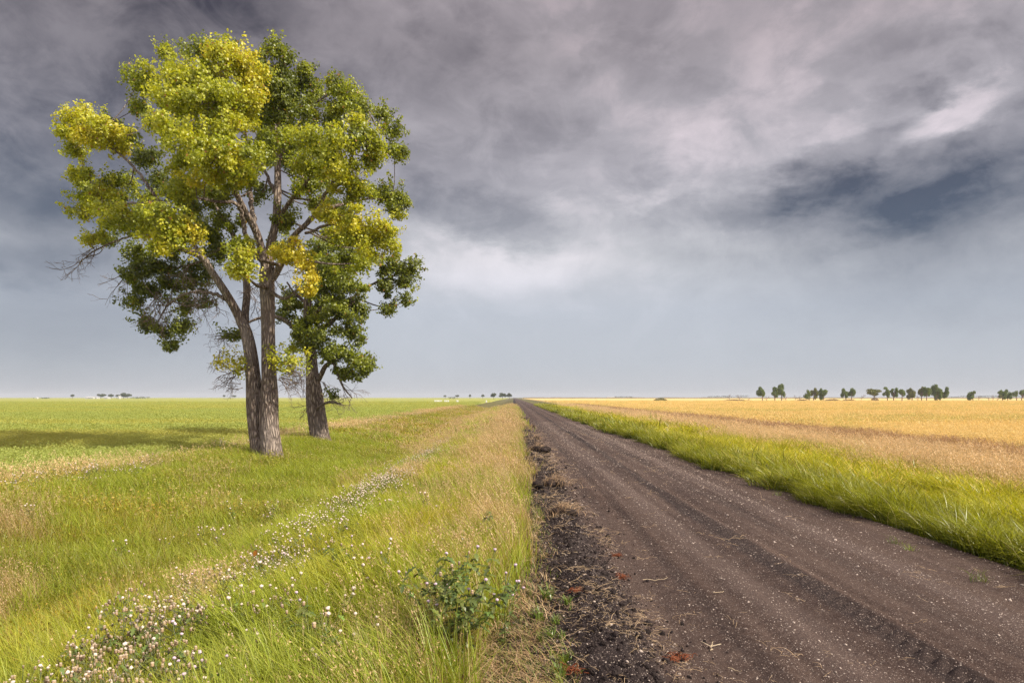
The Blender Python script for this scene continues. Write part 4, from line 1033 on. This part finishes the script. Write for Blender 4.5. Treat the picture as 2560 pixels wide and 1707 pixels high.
# ------------------------------------------------------------------ thistles
def thistle_mesh(H, nheads, kind, seed, bushy=1.0, leafy=1.0):
    """returns stem, leaf, head meshes builders at origin; heads list"""
    rng = np.random.default_rng(seed)
    st, lf, heads = MB(), MB(), []
    green = np.array([.115, .165, .034])
    tips = []
    top = np.array([rng.normal(-.05, .06) * H, rng.normal(0, .05) * H, H * .86])
    main = catmull([(0, 0, -.05), (top[0] * .3, top[1] * .3, H * .45), top], 5)
    tube(st, main, np.linspace(.006, .0035, len(main)), 5, np.array([.16, .18, .05]))
    nb = int(5 + 5 * bushy)
    for i in range(nb):
        k = int(rng.uniform(.3, .95) * (len(main) - 1)); p = main[k]; a = rng.uniform(0, 6.28); L = H * rng.uniform(.14, .34) * (1.25 - p[2] / H * .6) * bushy
        e = p + np.array([np.cos(a) * L * .8, np.sin(a) * L * .8, L * rng.uniform(.6, 1.1)])
        e[2] = min(e[2], H)
        b = catmull([p, (p + e) / 2 + np.array([np.cos(a), np.sin(a), -.6]) * L * .12, e], 4)
        tube(st, b, np.linspace(.0035, .002, len(b)), 4, np.array([.17, .18, .06])); tips.append((e, b))
    tips.append((top, main))
    # lobed leaves along stem and boughs
    def leaf(p, a, L):
        n = 7; t = np.linspace(0, 1, n); el = rng.uniform(-.15, .5)
        ax = np.array([np.cos(a), np.sin(a), 0]); sd = np.array([-np.sin(a), np.cos(a), 0])
        mid = p + np.outer(t * L, ax) + np.outer(L * (el * t - .55 * t * t), [0, 0, 1])
        w = L * .20 * np.sin(np.pi * (t * .88 + .1)) * (1 + .75 * np.where(np.arange(n) % 2, 1, -.55)); w[-1] = 0
        zz = np.outer(np.where(np.arange(n) % 2, .06, 0) * L, [0, 0, 1])
        V = np.stack([mid - np.outer(w, sd) + zz, mid, mid + np.outer(w, sd) + zz], 1).reshape(-1, 3)
        q = []
        for i in range(n - 1): q += [(3 * i, 3 * i + 1, 3 * i + 4, 3 * i + 3), (3 * i + 1, 3 * i + 2, 3 * i + 5, 3 * i + 4)]
        lf.add(V, q, None, green * rng.uniform(.7, 1.5) * np.array([rng.uniform(.9, 1.3), 1, 1]))
    for i in range(int(16 * leafy)):
        t = rng.random() ** 1.1 * .9; p = main[int(t * (len(main) - 1))]; leaf(p, rng.uniform(0, 6.28), H * rng.uniform(.10, .19) * (1.1 - .6 * t))
    for e, b in tips[:-1]:
        for q in range(int(3 * leafy)):
            leaf(b[rng.integers(1, len(b) - 1)], rng.uniform(0, 6.28), H * rng.uniform(.06, .12))
    for i in range(nheads):
        e, b = tips[i % len(tips)]
        p = e + (rng.normal(0, .018, 3) if i >= len(tips) else 0)
        k = kind if isinstance(kind, str) else kind[i % len(kind)]
        hb = MB()
        if k == 'bud':
            c = np.array([.31, .215, .125]) * rng.uniform(.45, 1.35); z_ = rng.uniform(.65, 1.1)
            blob(hb, p, np.array((.0135, .0135, .018)) * z_, c, 1, .16, rng); blob(hb, p + (0, 0, .016 * z_), np.array((.012, .012, .009)) * z_, c * .6 + np.array([.24, .20, .16]), 1, .3, rng)
        elif k == 'puff':
            blob(hb, p, (.007, .007, .010), np.array([.3, .22, .12]), 0, .1, rng); blob(hb, p + (0, 0, .014), np.array((.0135, .0135, .0115)) * rng.uniform(.6, 1.15), np.array([.70, .57, .48]) * rng.uniform(.85, 1.05), 1, .3, rng)
        else:
            blob(hb, p, (.009, .009, .013), np.array([.14, .15, .07]), 1, .1, rng); blob(hb, p + (0, 0, .013), (.014, .014, .011), np.array([.58, .43, .50]) * rng.uniform(.85, 1.1), 1, .25, rng)
        heads.append(hb)
    return st, lf, heads

def thistle(H, nheads, kind, seed, loc, label, group=None, bushy=1.0, leafy=1.0, rot=0):
    root = empty('thistle', (0, 0, 0), label, 'thistle', group)
    st, lf, heads = thistle_mesh(H, nheads, kind, seed, bushy, leafy)
    st.build('stem', M['weed'], root); lf.build('leaves', M['weed'], root, False)
    for h in heads: h.build('flower_head', M['flower'], root)
    root.location = loc; root.rotation_euler = (0, 0, rot)
    return root

def place_top(px, py, H):
    """ground spot of a plant of height H whose top shows at (px,py)"""
    z = -.3
    for _ in range(12):
        Y = F * (EYE - (z + H)) / (py - VY); X = (px - VX) / F * Y; z = float(zg(X, Y))
    return (X, Y, z)
fg = [
 (1150, 1385, 1.0, 14, ('bloom', 'bud', 'bloom'), 'big bushy dark green thistle with lilac blooms at the road edge', 1.7, 6.5),
 (1262, 1405, .75, 7, ('bloom',), 'pale lilac thistle leaning out over the straw beside the earth', 1.2, 1.2),
 (1085, 1378, .98, 9, ('bud', 'bloom'), 'brown budded thistle directly left of the big bushy thistle', 1.3, 4.0),
 (869, 1315, .95, 13, ('bud', 'bud', 'bloom'), 'tall dark thistle with clustered brown buds in bright grass', 1.2, 3.6),
 (773, 1459, .9, 9, ('bud', 'bloom'), 'thistle with two pale blooms left of the tall dark thistle', 1.0, 1.6),
 (843, 1535, .75, 4, ('puff', 'bud'), 'short thistle with one white tuft below the tall dark thistle', .8, 1.2),
 (979, 1371, .8, 3, ('bloom',), 'slim thistle with single lilac bloom between two dark thistles', .6, 1.0),
 (1150, 1306, .7, 6, ('puff', 'bloom'), 'small thistle with white tufts in the dry grass near the road', .8, 1.0),
 (732, 1690, .7, 6, ('puff', 'bloom'), 'white tufted thistle at the bottom edge, foot of the green grass', .8, 1.0),
 (306, 1497, 1.0, 22, ('bud',), 'tallest brown seeded thistle on top of the left foreground clump', 1.4, .7),
 (340, 1500, .95, 18, ('bud', 'puff'), 'brown seeded thistle just right of the tallest one', 1.2, .7),
 (382, 1537, .95, 20, ('bud',), 'thistle with russet seed heads in the middle of the left clump', 1.3, .7),
 (268, 1530, .9, 20, ('bud',), 'brown seeded thistle on the left shoulder of the clump', 1.3, .7),
 (415, 1565, .9, 18, ('bud', 'bud', 'bloom'), 'brown thistle with a few lilac blooms right in the clump', 1.2, .7),
 (455, 1605, .85, 16, ('bud', 'bloom'), 'thistle with yellowish stem on the right edge of the clump', 1.2, .7),
 (290, 1642, .85, 20, ('bud',), 'low brown seeded thistle near the bottom left', 1.3, .7),
 (230, 1690, .8, 18, ('bud', 'puff'), 'brown and white thistle at the bottom frame edge, left', 1.3, .7),
 (190, 1580, .8, 14, ('puff', 'bud'), 'thistle with loose white tufts left of the brown clump', 1.1, .7),
 (100, 1650, .75, 13, ('puff',), 'white tufted thistle in the bottom left corner', 1.0, .7),
 (410, 1690, .8, 9, ('bud', 'bloom'), 'thistle with brown buds at the bottom edge below the clump', 1.2, 1.2),
 (530, 1592, .8, 7, ('bloom', 'puff'), 'small lilac thistle lying over toward the green grass', 1.0, 1.2),
 (1219, 1255, .8, 3, ('bud',), 'slender dark green thistle without flowers near the straw edge', .7, 2.2),
 (1226, 1040, 1.0, 4, ('bud',), 'far dark thistle standing up from the dry roadside grass', .8, 2.4),
 (1139, 1066, 1.0, 5, ('bud',), 'far brownish thistle in the ditch beside the dry grass', 1.0, 2.0),
]
for i, (px, py, H, nh, kd, lb, bu, le) in enumerate(fg):
    thistle(H, nh, kd, 900 + i, place_top(px, py, H), lb, None, bu, le, i * 1.3)

def drift():
    """white tufted thistles drifting along the ditch bank: the nearest as plants of their own, the rest as one mass"""
    rng = np.random.default_rng(55)
    protos = []
    for v in range(4):
        st, lf, heads = thistle_mesh(rng.uniform(.5, .62), 7, ('puff', 'puff', 'puff', 'bud', 'bloom'), 1200 + v, 1.2, .45)
        root = empty('thistle', (0, 0, 0)); st.build('stem', M['weed'], root); lf.build('leaves', M['weed'], root, False)
        for h in heads: h.build('flower_head', M['flower'], root)
        protos.append(root)
    n = 1350
    Y = 7.6 * (40 / 7.6) ** (rng.random(n) ** .66); X = -3.85 + rng.normal(0, .45, n) * np.clip(1.5 - Y / 40, .7, 1.3)
    dens = smooth(.12, .52, fbm(X * .9, Y * .35, 77, 3)) * np.where(Y > 26, .45, 1)
    k = rng.random(n) < dens; X, Y = X[k], Y[k]
    o = np.argsort(Y); X, Y = X[o], Y[o]
    Z = zg(X, Y)
    N = 130; sp = []
    for i in range(min(N, len(X))):
        p = protos[i % 4]
        r = p if i < 4 else copy_tree(p)
        s = rng.uniform(.85, 1.25); r.location = (X[i], Y[i], Z[i]); r.scale = (s,) * 3; r.rotation_euler = (0, 0, rng.uniform(0, 6.28))
        tag(r, 'white tufted thistle in the pale drift along the ditch bank', 'thistle', 'white tufted thistles in the drift')
    # remaining plants
    ms = []
    for v in range(5):
        st, lf, heads = thistle_mesh(rng.uniform(.5, .62), 8, ('puff', 'puff', 'puff', 'bud', 'bloom'), 1300 + v, 1.2, .5)
        big = MB()
        for h in [st, lf] + heads:
            big.V += h.V; big.C += h.C; big.T += [t + big.n for t in h.T]; big.Q += [q + big.n for q in h.Q]; big.n += h.n
        ms.append(big.mesh('thistle_plant', M['flower']))
    # the brown seeded crowd in the near left corner
    for i in range(60):
        y = rng.uniform(5.0, 8.2); x = -3.8 + rng.normal(0, .62); z = float(zg(x, y))
        if i < 3:
            r = seedy = thistle(rng.uniform(.6, .75), 15, ('bud', 'bud', 'bud', 'bud', 'bud', 'puff'), 1250 + i, (0, 0, 0), None, None, 1.3, .35)
            sp.append(r)
        else: r = copy_tree(sp[i % 3])
        k_ = rng.uniform(.85, 1.2); r.scale = (k_,) * 3; r.location = (x, y, z); r.rotation_euler = (0, 0, rng.uniform(0, 6.28))
        tag(r, 'brown seeded thistle crowded into the near left foreground clump', 'thistle', 'brown seeded thistles in the near clump')
    Xr, Yr = list(X[N:]), list(Y[N:]); sc = [1.0] * len(Xr)
    # pinkish weeds at the field edge and in the ditch
    for (a, b, ya, yb, cnt) in ((-13.6, -11.6, 14, 24, 60), (-10.5, -5.5, 9, 20, 14), (-14, -12.4, 26, 60, 50), (-14, -12, 60, 140, 200), (-3, -.4, 5, 16, 12)):
        xx = rng.uniform(a, b, cnt); yy = rng.uniform(ya, yb, cnt); kk = rng.random(cnt) < smooth(.35, .6, fbm(xx * .5, yy * .2, 83, 3)) + .1
        Xr += list(xx[kk]); Yr += list(yy[kk]); sc += [1.15] * int(kk.sum())
    Xr, Yr = np.array(Xr), np.array(Yr); n = len(Xr)
    scatter('wild_thistles', np.stack([Xr, Yr, zg(Xr, Yr)], 1), rng.integers(0, 5, n), np.stack([rng.normal(0, .1, n), rng.normal(0, .1, n), rng.uniform(0, 6.28, n)], 1), np.array(sc) * rng.uniform(.85, 1.25, n), rng.random(n), ms,
            'pale thistles scattered through the ditch and field edge', 'thistle')
drift()

# ------------------------------------------------------------------ small things on the earth and road
def on_road(px, py):
    z = .03
    for _ in range(10):
        Y = F * (EYE - z) / (py - VY); X = (px - VX) / F * Y; z = float(max(road_z(np.array(X), np.array(Y)), zg(X, Y)))
    return np.array([X, Y, z])

def sprout(seed):
    rng = np.random.default_rng(seed); mb, st = MB(), MB()
    n = 26; b = np.stack([rng.normal(0, .025, n), rng.normal(0, .025, n), np.zeros(n)], 1)
    blades(mb, b, rng.uniform(.05, .14, n), rng.uniform(.010, .018, n), rng.uniform(0, 6.28, n), rng.uniform(.3, 1.2, n), (0, 0), cvar(rng, n, (.12, .19, .02), (.20, .27, .035)), 3, None, rng)
    for i in range(4): a = rng.uniform(0, 6.28); tube(st, np.array([(0, 0, -.01), (.02 * np.cos(a), .02 * np.sin(a), .05), (.04 * np.cos(a), .04 * np.sin(a), .09)]), [.003, .0025, .002], 5, (.15, .19, .04))
    return mb, st
for i, (px, py, s, lb) in enumerate([
  (1319, 1315, 1.5, 'green sprout at the grass edge, farthest along the earth ridge'), (1370, 1497, 1.7, 'widest green sprout on the dark earth ridge'), (1418, 1510, 1.2, 'green sprout next to the rust red roots on dark earth'),
  (1348, 1548, 1.6, 'bushy green sprout left of two at the edge of the straw'), (1388, 1559, 1.2, 'small green sprout right of two on the dark earth'), (1381, 1590, 1.2, 'upright narrow green sprout below the bushy one'),
  (1408, 1596, .9, 'tiny curled green sprout on the dark earth'), (1415, 1653, 1.1, 'flat green sprout low on the dark earth ridge'), (1400, 1689, 1.4, 'green sprout at the bottom picture edge on the earth'), (1351, 1605, 1.0, 'pale green sprout among straw at the earth edge')]):
    p = on_road(px, py); root = empty('weed_sprout', p, lb, 'weed'); mb, st = sprout(40 + i)
    for nm, b, sm in (('leaves', mb, True), ('stems', st, True)):
        b.V = [v * s * .8 + p for v in b.V]; b.build(nm, M['weed'], root, sm)

for i, (px, py, s, lb) in enumerate([
  (1539, 1390, .8, 'farthest rust red root tuft beside the wheel track'), (1552, 1445, 1.3, 'widest rust red root tuft lying on the dark earth'), (1447, 1472, 1.1, 'rust red root tuft near the green sprouts'),
  (1695, 1647, 1.3, 'rust red root tuft nearest the road middle at the bottom'), (1431, 1676, 1.1, 'rust red root tuft by the bottom edge among straw')]):
    p = on_road(px, py); rng = np.random.default_rng(70 + i); mb = MB()
    s *= .8
    for q in range(38):
        a = rng.uniform(0, 6.28); L = rng.uniform(.05, .13) * s; k = rng.normal(0, 2.2); t = np.linspace(0, 1, 6); an = a + k * t
        pts = np.stack([np.cumsum(np.cos(an)) * L / 6, np.cumsum(np.sin(an)) * L / 6, .012 + .03 * np.sin(t * 3) * rng.random()], 1) + np.array([rng.normal(0, .05) * s, rng.normal(0, .04) * s, 0])
        tube(mb, pts + p, np.linspace(.004, .002, 6), 4, np.array([.20, .058, .022]) * rng.uniform(.55, 1.3))
    o = mb.build('root_tuft', M['straw']); tag(o, lb, 'roots')

for i, (px, py, s, lb) in enumerate([
  (1343, 1128, 1.6, 'big heap of straw and earth on the ridge, second farthest'), (1340, 1098, 1.1, 'farthest straw heap on the earth ridge'), (1385, 1217, 1.25, 'straw covered clod with a dark hollow on the earth ridge'), (1408, 1284, .9, 'nearest small straw clod on the earth ridge'),
  (1330, 1068, 1.0, 'distant low straw clod on the left road edge')]):
    p = on_road(px, py); rng = np.random.default_rng(90 + i); root = empty('straw_clod', p, lb, 'clod')
    e, w = MB(), MB()
    for q in range(5): blob(e, p + np.array([rng.normal(0, .12), rng.normal(0, .1), .05]) * s, np.array([.13, .12, .09]) * s * rng.uniform(.6, 1.1), np.array([.05, .037, .032]) * rng.uniform(.7, 1.2), 2, .15, rng)
    n = 200; b = np.stack([rng.normal(0, .17 * s, n), rng.normal(0, .14 * s, n), np.zeros(n)], 1); b[:, 2] = .15 * s * np.exp(-(b[:, 0] ** 2 + b[:, 1] ** 2) / (.16 * s) ** 2) - .01
    blades(w, b + p, rng.uniform(.10, .26, n) * s, rng.uniform(.004, .008, n), rng.uniform(0, 6.28, n), rng.uniform(.8, 2.4, n), (.35, -.05), cvar(rng, n, (.24, .15, .08), (.48, .32, .18)), 4, None, rng)
    e.build('earth', M['clod'], root); w.build('straw', M['straw'], root)

for i, (px, py, s, lb) in enumerate([
  (2236, 1358, 1.2, 'green grass tuft growing on the road, middle of the right side'), (2276, 1375, .8, 'small flat grass tuft right beside a larger road tuft'), (2453, 1452, 1.2, 'green grass tuft on the road nearest the right frame edge'),
  (1943, 1238, 1.0, 'farthest grass tuft on the right side of the road'), (2072, 1266, 1.0, 'grass tuft at the foot of the lush grass')]):
    p = on_road(px, py); rng = np.random.default_rng(120 + i); mb = MB(); n = 34
    b = np.stack([rng.normal(0, .05, n), rng.normal(0, .04, n), np.full(n, -.01)], 1) * s
    blades(mb, b + p, rng.uniform(.06, .2, n) * s, rng.uniform(.005, .009, n), rng.uniform(0, 6.28, n), rng.uniform(.5, 1.5, n), (-.1, 0), cvar(rng, n, (.12, .18, .02), (.25, .27, .05)), 4, None, rng)
    tag(mb.build('grass_tuft', M['lush']), lb, 'grass tuft')

for i, (px, py, L, a, lb, fork) in enumerate([
  (1780, 1620, .22, 1.2, 'pale forked dry stalk lying on the road at the bottom', 1), (1797, 1484, .12, .2, 'short pale stick in the middle of the road', 0), (1638, 1453, .3, .1, 'long thin pale stick pointing from the earth to the road', 0), (1424, 1385, .22, .35, 'whitish stick lying on the dark earth ridge', 0),
  (1837, 1680, .12, -.9, 'tiny slanting stick at the bottom edge of the road', 0)]):
    p = on_road(px, py); rng = np.random.default_rng(140 + i); mb = MB()
    t = np.linspace(-.5, .5, 7); pts = np.stack([t * L * math.cos(a), t * L * math.sin(a), .016 + .02 * np.abs(t)], 1) + rng.normal(0, .004, (7, 3))
    pts[:, 2] += np.array([float(road_z(np.array(p[0] + q[0]), np.array(p[1] + q[1]))) for q in pts]) ; pts[:, :2] += p[:2]
    tube(mb, pts, np.linspace(.005, .003, 7), 6, (.40, .31, .20))
    if fork:
        for s in (-1, 1):
            d = np.array([math.cos(a + s * 1.0), math.sin(a + s * 1.0), .15]) * .1
            tube(mb, np.array([pts[3], pts[3] + d * .5, pts[3] + d]), [.005, .004, .003], 5, (.5, .4, .27))
    tag(mb.build('dry_stick', M['straw']), lb, 'stick')

def butterfly():
    P = at(632, 1383, 9.9); root = empty('butterfly', P, 'small orange butterfly with dark wing edges resting on white thistles', 'butterfly')
    a = MB()
    for s in (0, 1):
        w = MB(); sh = np.array([(0, 0, 0), (.012, 0, .030), (.034, 0, .044), (.048, 0, .020), (.046, 0, -.012), (.026, 0, -.036), (.004, 0, -.030)]) * 1.25
        n = len(sh); ang = .12 if s else -.12
        def R(v): return np.stack([v[:, 0], v[:, 1] + v[:, 0] * ang * 2, v[:, 2]], 1) + P
        inner = sh * .78 + np.array([.004, 0, 0])
        V = np.concatenate([R(inner), R(inner + (0, .0012, 0)), R(sh), R(sh + (0, .0012, 0))])
        C = np.concatenate([np.tile([.50, .20, .03], (2 * n, 1)), np.tile([.06, .03, .02], (2 * n, 1))])
        q = []
        for i in range(n):
            j = (i + 1) % n; q += [(i, j, 2 * n + j, 2 * n + i), (n + i, n + j, 3 * n + j, 3 * n + i)]
        t = [(0, i, i + 1) for i in range(1, n - 1)] + [(n, n + i, n + i + 1) for i in range(1, n - 1)]
        w.add(V, q, t, C); w.build('wing', M['flower'], root, False)
    tube(a, np.array([(-.004, 0, -.026), (-.004, 0, 0), (-.003, 0, .024)]) + P, [.002, .0035, .002], 6, (.05, .04, .03)); a.build('body', M['flower'], root)
butterfly()

# ------------------------------------------------------------------ sky, sun, camera
SUN_EL, SUN_AZ = 43.0, 114.0     # azimuth clockwise from straight ahead
def make_world():
    w = bpy.data.worlds.new('World'); SC.world = w; w.use_nodes = True
    nt = w.node_tree; nt.nodes.clear(); k = NT(nt)
    out = k.n('ShaderNodeOutputWorld'); bg = k.n('ShaderNodeBackground')
    sky = k.n('ShaderNodeTexSky', sky_type='NISHITA', sun_disc=False, sun_elevation=math.radians(SUN_EL), sun_rotation=math.radians(SUN_AZ))
    g = k.n('ShaderNodeTexCoord').outputs['Generated']
    sp = k.n('ShaderNodeSeparateXYZ'); nt.links.new(g, sp.inputs[0]); X, Y, Z = sp.outputs
    az = k.math('ARCTAN2', X, Y)
    hyp = k.math('SQRT', k.math('ADD', k.math('MULTIPLY', X, X), k.math('MULTIPLY', Y, Y)))
    el = k.math('ARCTAN2', Z, hyp)
    v = k.n('ShaderNodeCombineXYZ'); k.put(v.inputs[0], az); k.put(v.inputs[1], el)
    # swirl the layout a little so that edges look torn by wind
    warp = k.n('ShaderNodeTexNoise'); nt.links.new(k.mapping(g, (1, 1, 2.2)), warp.inputs['Vector']); warp.inputs['Scale'].default_value = 6.5; warp.inputs['Detail'].default_value = 6; warp.inputs['Roughness'].default_value = .6
    wc = k.n('ShaderNodeVectorMath', operation='SUBTRACT'); nt.links.new(warp.outputs['Color'], wc.inputs[0]); wc.inputs[1].default_value = (.5, .5, .5)
    wm = k.n('ShaderNodeVectorMath', operation='MULTIPLY'); nt.links.new(wc.outputs[0], wm.inputs[0]); wm.inputs[1].default_value = (.15, .10, 0)
    va = k.n('ShaderNodeVectorMath', operation='ADD'); nt.links.new(v.outputs[0], va.inputs[0]); nt.links.new(wm.outputs[0], va.inputs[1])
    W = va.outputs[0]
    def ang(px, py):
        d = np.array([(px - VX) / F, 1.0, (VY - py) / F]); return math.atan2(d[0], d[1]), math.atan2(d[2], math.hypot(d[0], d[1]))
    S = 2560 / 2352.0
    blobs = [  # x, y, rx, ry (photo sheet units), tilt, softness, strength
     (40, 230, 660, 370, 0, .8, -.60), (640, 90, 460, 200, 0, .9, -.24), (150, 640, 520, 240, 0, .95, -.16), (560, 10, 200, 60, 0, .7, -.20), (260, 450, 430, 120, 0, .9, -.10), (80, 610, 360, 44, 0, .8, -.18), (200, 740, 460, 60, 0, .9, -.06), (150, 840, 520, 90, 0, .9, -.08),
     (1030, 150, 200, 75, -8, .7, -.30), (800, 330, 300, 120, 0, .9, -.12), (1110, 500, 190, 62, -10, .35, -.46), (1190, 360, 250, 70, 5, .8, -.22), (1310, 180, 60, 26, 0, .7, -.14), (1440, 425, 110, 32, 5, .7, -.18),
     (1640, 490, 210, 36, 0, .7, -.20), (1700, 300, 90, 80, 0, .6, -.13), (1560, 130, 160, 60, 0, .8, -.10), (2050, 250, 75, 70, 30, .5, -.18), (1950, 90, 120, 40, 10, .6, -.12), (2144, 208, 44, 18, -8, .5, -.26), (1910, 212, 56, 20, 8, .5, -.16), (2230, 110, 260, 75, 5, .6, -.22),
     (1960, 375, 170, 64, 20, .35, -.46), (1885, 450, 150, 50, 0, .7, -.24), (2290, 350, 320, 90, 24, .6, -.30), (2080, 420, 420, 60, 12, .8, -.20), (2260, 450, 330, 100, 8, .85, -.30), (2180, 530, 500, 130, 0, .95, -.32), (2180, 640, 420, 150, 0, .95, -.18), (2050, 480, 120, 30, 8, .8, -.10), (2240, 450, 90, 34, 18, .7, .12), (2120, 430, 70, 24, 30, .6, .12),
     (2175, 262, 120, 46, 22, .4, .42), (2110, 285, 70, 40, -10, .6, .18), (2080, 155, 140, 26, 5, .6, .22), (1625, 45, 62, 26, 0, .5, .14), (1480, 265, 200, 55, -28, .8, .18), (1640, 335, 110, 34, -28, .7, .18), (1180, 610, 210, 46, 0, .8, .20),
     (1500, 440, 95, 20, 8, .6, .18), (1830, 190, 220, 140, 0, .9, .14), (1640, 545, 140, 22, -10, .7, .12), (300, 570, 280, 50, 0, .9, .12), (2020, 385, 40, 20, 30, .6, .18), (1900, 60, 180, 40, 0, .8, .12), (2320, 170, 120, 40, 15, .8, .12), (1500, 640, 700, 70, 0, .95, .06), (330, 680, 300, 34, 0, .9, .07)]
    tot = None
    for (x, y, rx_, ry_, tilt, soft, st) in blobs:
        a, e = ang(x * S, y * S); r = 1 / F * S
        m = k.mapping(W, (rx_ * r * math.cos(a) ** 1.2, ry_ * r * math.cos(a), 1), (a, e, 0), (0, 0, math.radians(tilt)), 'TEXTURE')
        ln = k.n('ShaderNodeVectorMath', operation='LENGTH'); nt.links.new(m, ln.inputs[0])
        f = k.ramp(ln.outputs['Value'], 1 + soft, 1 - soft, 0, st)
        tot = f if tot is None else k.math('ADD', tot, f)
    # torn cloud detail, fading out toward the rain-hazed horizon
    n1 = k.noise(k.mapping(g, (1, 1, 1.7)), 3.6, 9, .58, .5); n2 = k.noise(k.mapping(g, (1, 1, 1.5), (3, 1, 2)), 9.0, 9, .6, .6)
    n3 = k.noise(k.mapping(g, (1, 1, 1.35), (5, 2, 7)), 21, 7, .62, .4)
    amp = k.ramp(el, .06, .34, .10, 1.0)
    det = k.math('ADD', k.math('MULTIPLY', k.math('SUBTRACT', k.ramp(n1, .38, .60), .5), .22), k.math('MULTIPLY', k.math('SUBTRACT', k.ramp(n2, .40, .60), .5), .20))
    det = k.math('ADD', det, k.math('MULTIPLY', k.math('SUBTRACT', k.ramp(n3, .38, .64), .5), .11))
    tot = k.math('ADD', tot, k.math('MULTIPLY', det, amp))
    cr = k.n('ShaderNodeValToRGB'); k.put(cr.inputs[0], k.ramp(el, 0, .62, 0, 1, False))
    def lin(*c): return tuple((x / 255 / 12.92 if x < 10.3 else ((x / 255 + .055) / 1.055) ** 2.4) for x in c) + (1,)
    els = cr.color_ramp.elements; els[0].position = 0; els[0].color = lin(181, 184, 190); els[1].position = 1; els[1].color = lin(147, 138, 143)
    for p, c in ((.08, (179, 184, 193)), (.2, (182, 187, 197)), (.32, (186, 187, 193)), (.5, (172, 169, 176)), (.75, (155, 148, 153))):
        q = els.new(p); q.color = lin(*c)
    base = cr.outputs[0]
    dk = k.mix(k.ramp(tot, 0, -1.0, 0, 1, False), (1, 1, 1), k.mix(k.ramp(el, .22, .42), (.16, .20, .27, 1), (.125, .13, .17, 1))); lt = k.mix(k.ramp(tot, 0, .5, 0, 1, False), (1, 1, 1), (1.62, 1.52, 1.50))
    c = k.mix(1.0, k.mix(1.0, base, dk, 'MULTIPLY'), lt, 'MULTIPLY')
    # the thin blue of the open sky shows through the cloud only faintly
    sc = k.mix(1.0, sky.outputs[0], (.09, .09, .09), 'MULTIPLY')
    c = k.mix(.05, c, sc)
    
    # unseen sky overhead and behind the camera brightened as added fill light
    c = k.mix(k.math('MAXIMUM', k.ramp(el, .62, 1.0), k.ramp(k.math('ABSOLUTE', az), 1.0, 1.7)), c, k.mix(1.0, c, (2.3, 2.3, 2.35), 'MULTIPLY'))
    k.put(bg.inputs['Color'], c); bg.inputs['Strength'].default_value = SKY_GAIN
    nt.links.new(bg.outputs[0], out.inputs[0])
    w.cycles.sampling_method = 'MANUAL'; w.cycles.sample_map_resolution = 512
EXPO = 0.55
SKY_GAIN = 0.80
make_world()

sl = bpy.data.lights.new('sun', 'SUN'); sl.energy = 4.6; sl.angle = math.radians(.6); sl.color = (1, .93, .80)
so = bpy.data.objects.new('sun', sl); COL.objects.link(so); so.location = (60, -30, 80)
so.rotation_euler = (math.radians(90 - SUN_EL), 0, math.radians(180 - SUN_AZ))
from mathutils import Vector
tosun = Vector((math.sin(math.radians(SUN_AZ)) * math.cos(math.radians(SUN_EL)), math.cos(math.radians(SUN_AZ)) * math.cos(math.radians(SUN_EL)), math.sin(math.radians(SUN_EL))))
so.rotation_euler = tosun.to_track_quat('Z', 'Y').to_euler()

cam = bpy.data.cameras.new('camera'); cam.lens = 24; cam.sensor_width = 36; cam.sensor_fit = 'HORIZONTAL'
cam.shift_y = (VY - 853.5) / 2560; cam.shift_x = -(VX - 1280) / 2560
cam.clip_start = .1; cam.clip_end = 20000
co = bpy.data.objects.new('camera', cam); COL.objects.link(co); co.location = (0, 0, EYE); co.rotation_euler = (math.radians(90), 0, 0)
SC.camera = co

def haze():
    m, nt, out = newmat('haze'); k = NT(nt)
    v = k.n('ShaderNodeVolumePrincipled'); v.inputs['Color'].default_value = (.80, .83, .88, 1); v.inputs['Density'].default_value = .00016
    nt.links.new(v.outputs[0], out.inputs['Volume'])
    a, z0, z1 = 6400.0, -2.5, 32.0
    vv = [(x, y, z) for z in (z0, z1) for x, y in ((-a, -200), (a, -200), (a, a), (-a, a))]
    b = MB().add(vv, [(3, 2, 1, 0), (4, 5, 6, 7), (0, 1, 5, 4), (1, 2, 6, 5), (2, 3, 7, 6), (3, 0, 4, 7)]).build('haze', m, None, False)
    tag(b, 'thin pale haze in the air over the plain', 'haze', None, 'stuff')
haze()
vs = SC.view_settings; SC.display_settings.display_device = 'sRGB'; vs.view_transform = 'Standard'; vs.look = 'None'; vs.exposure = EXPO; vs.gamma = 1
SC.cycles.max_bounces = 5; SC.cycles.diffuse_bounces = 3; SC.cycles.glossy_bounces = 2; SC.cycles.transmission_bounces = 4
SC.cycles.sample_clamp_indirect = 6; SC.cycles.caustics_reflective = False; SC.cycles.caustics_refractive = False
SC.cycles.use_adaptive_sampling = True; SC.cycles.adaptive_threshold = .02
SC.cycles.use_denoising = True
SC.cycles.denoising_prefilter = 'NONE'
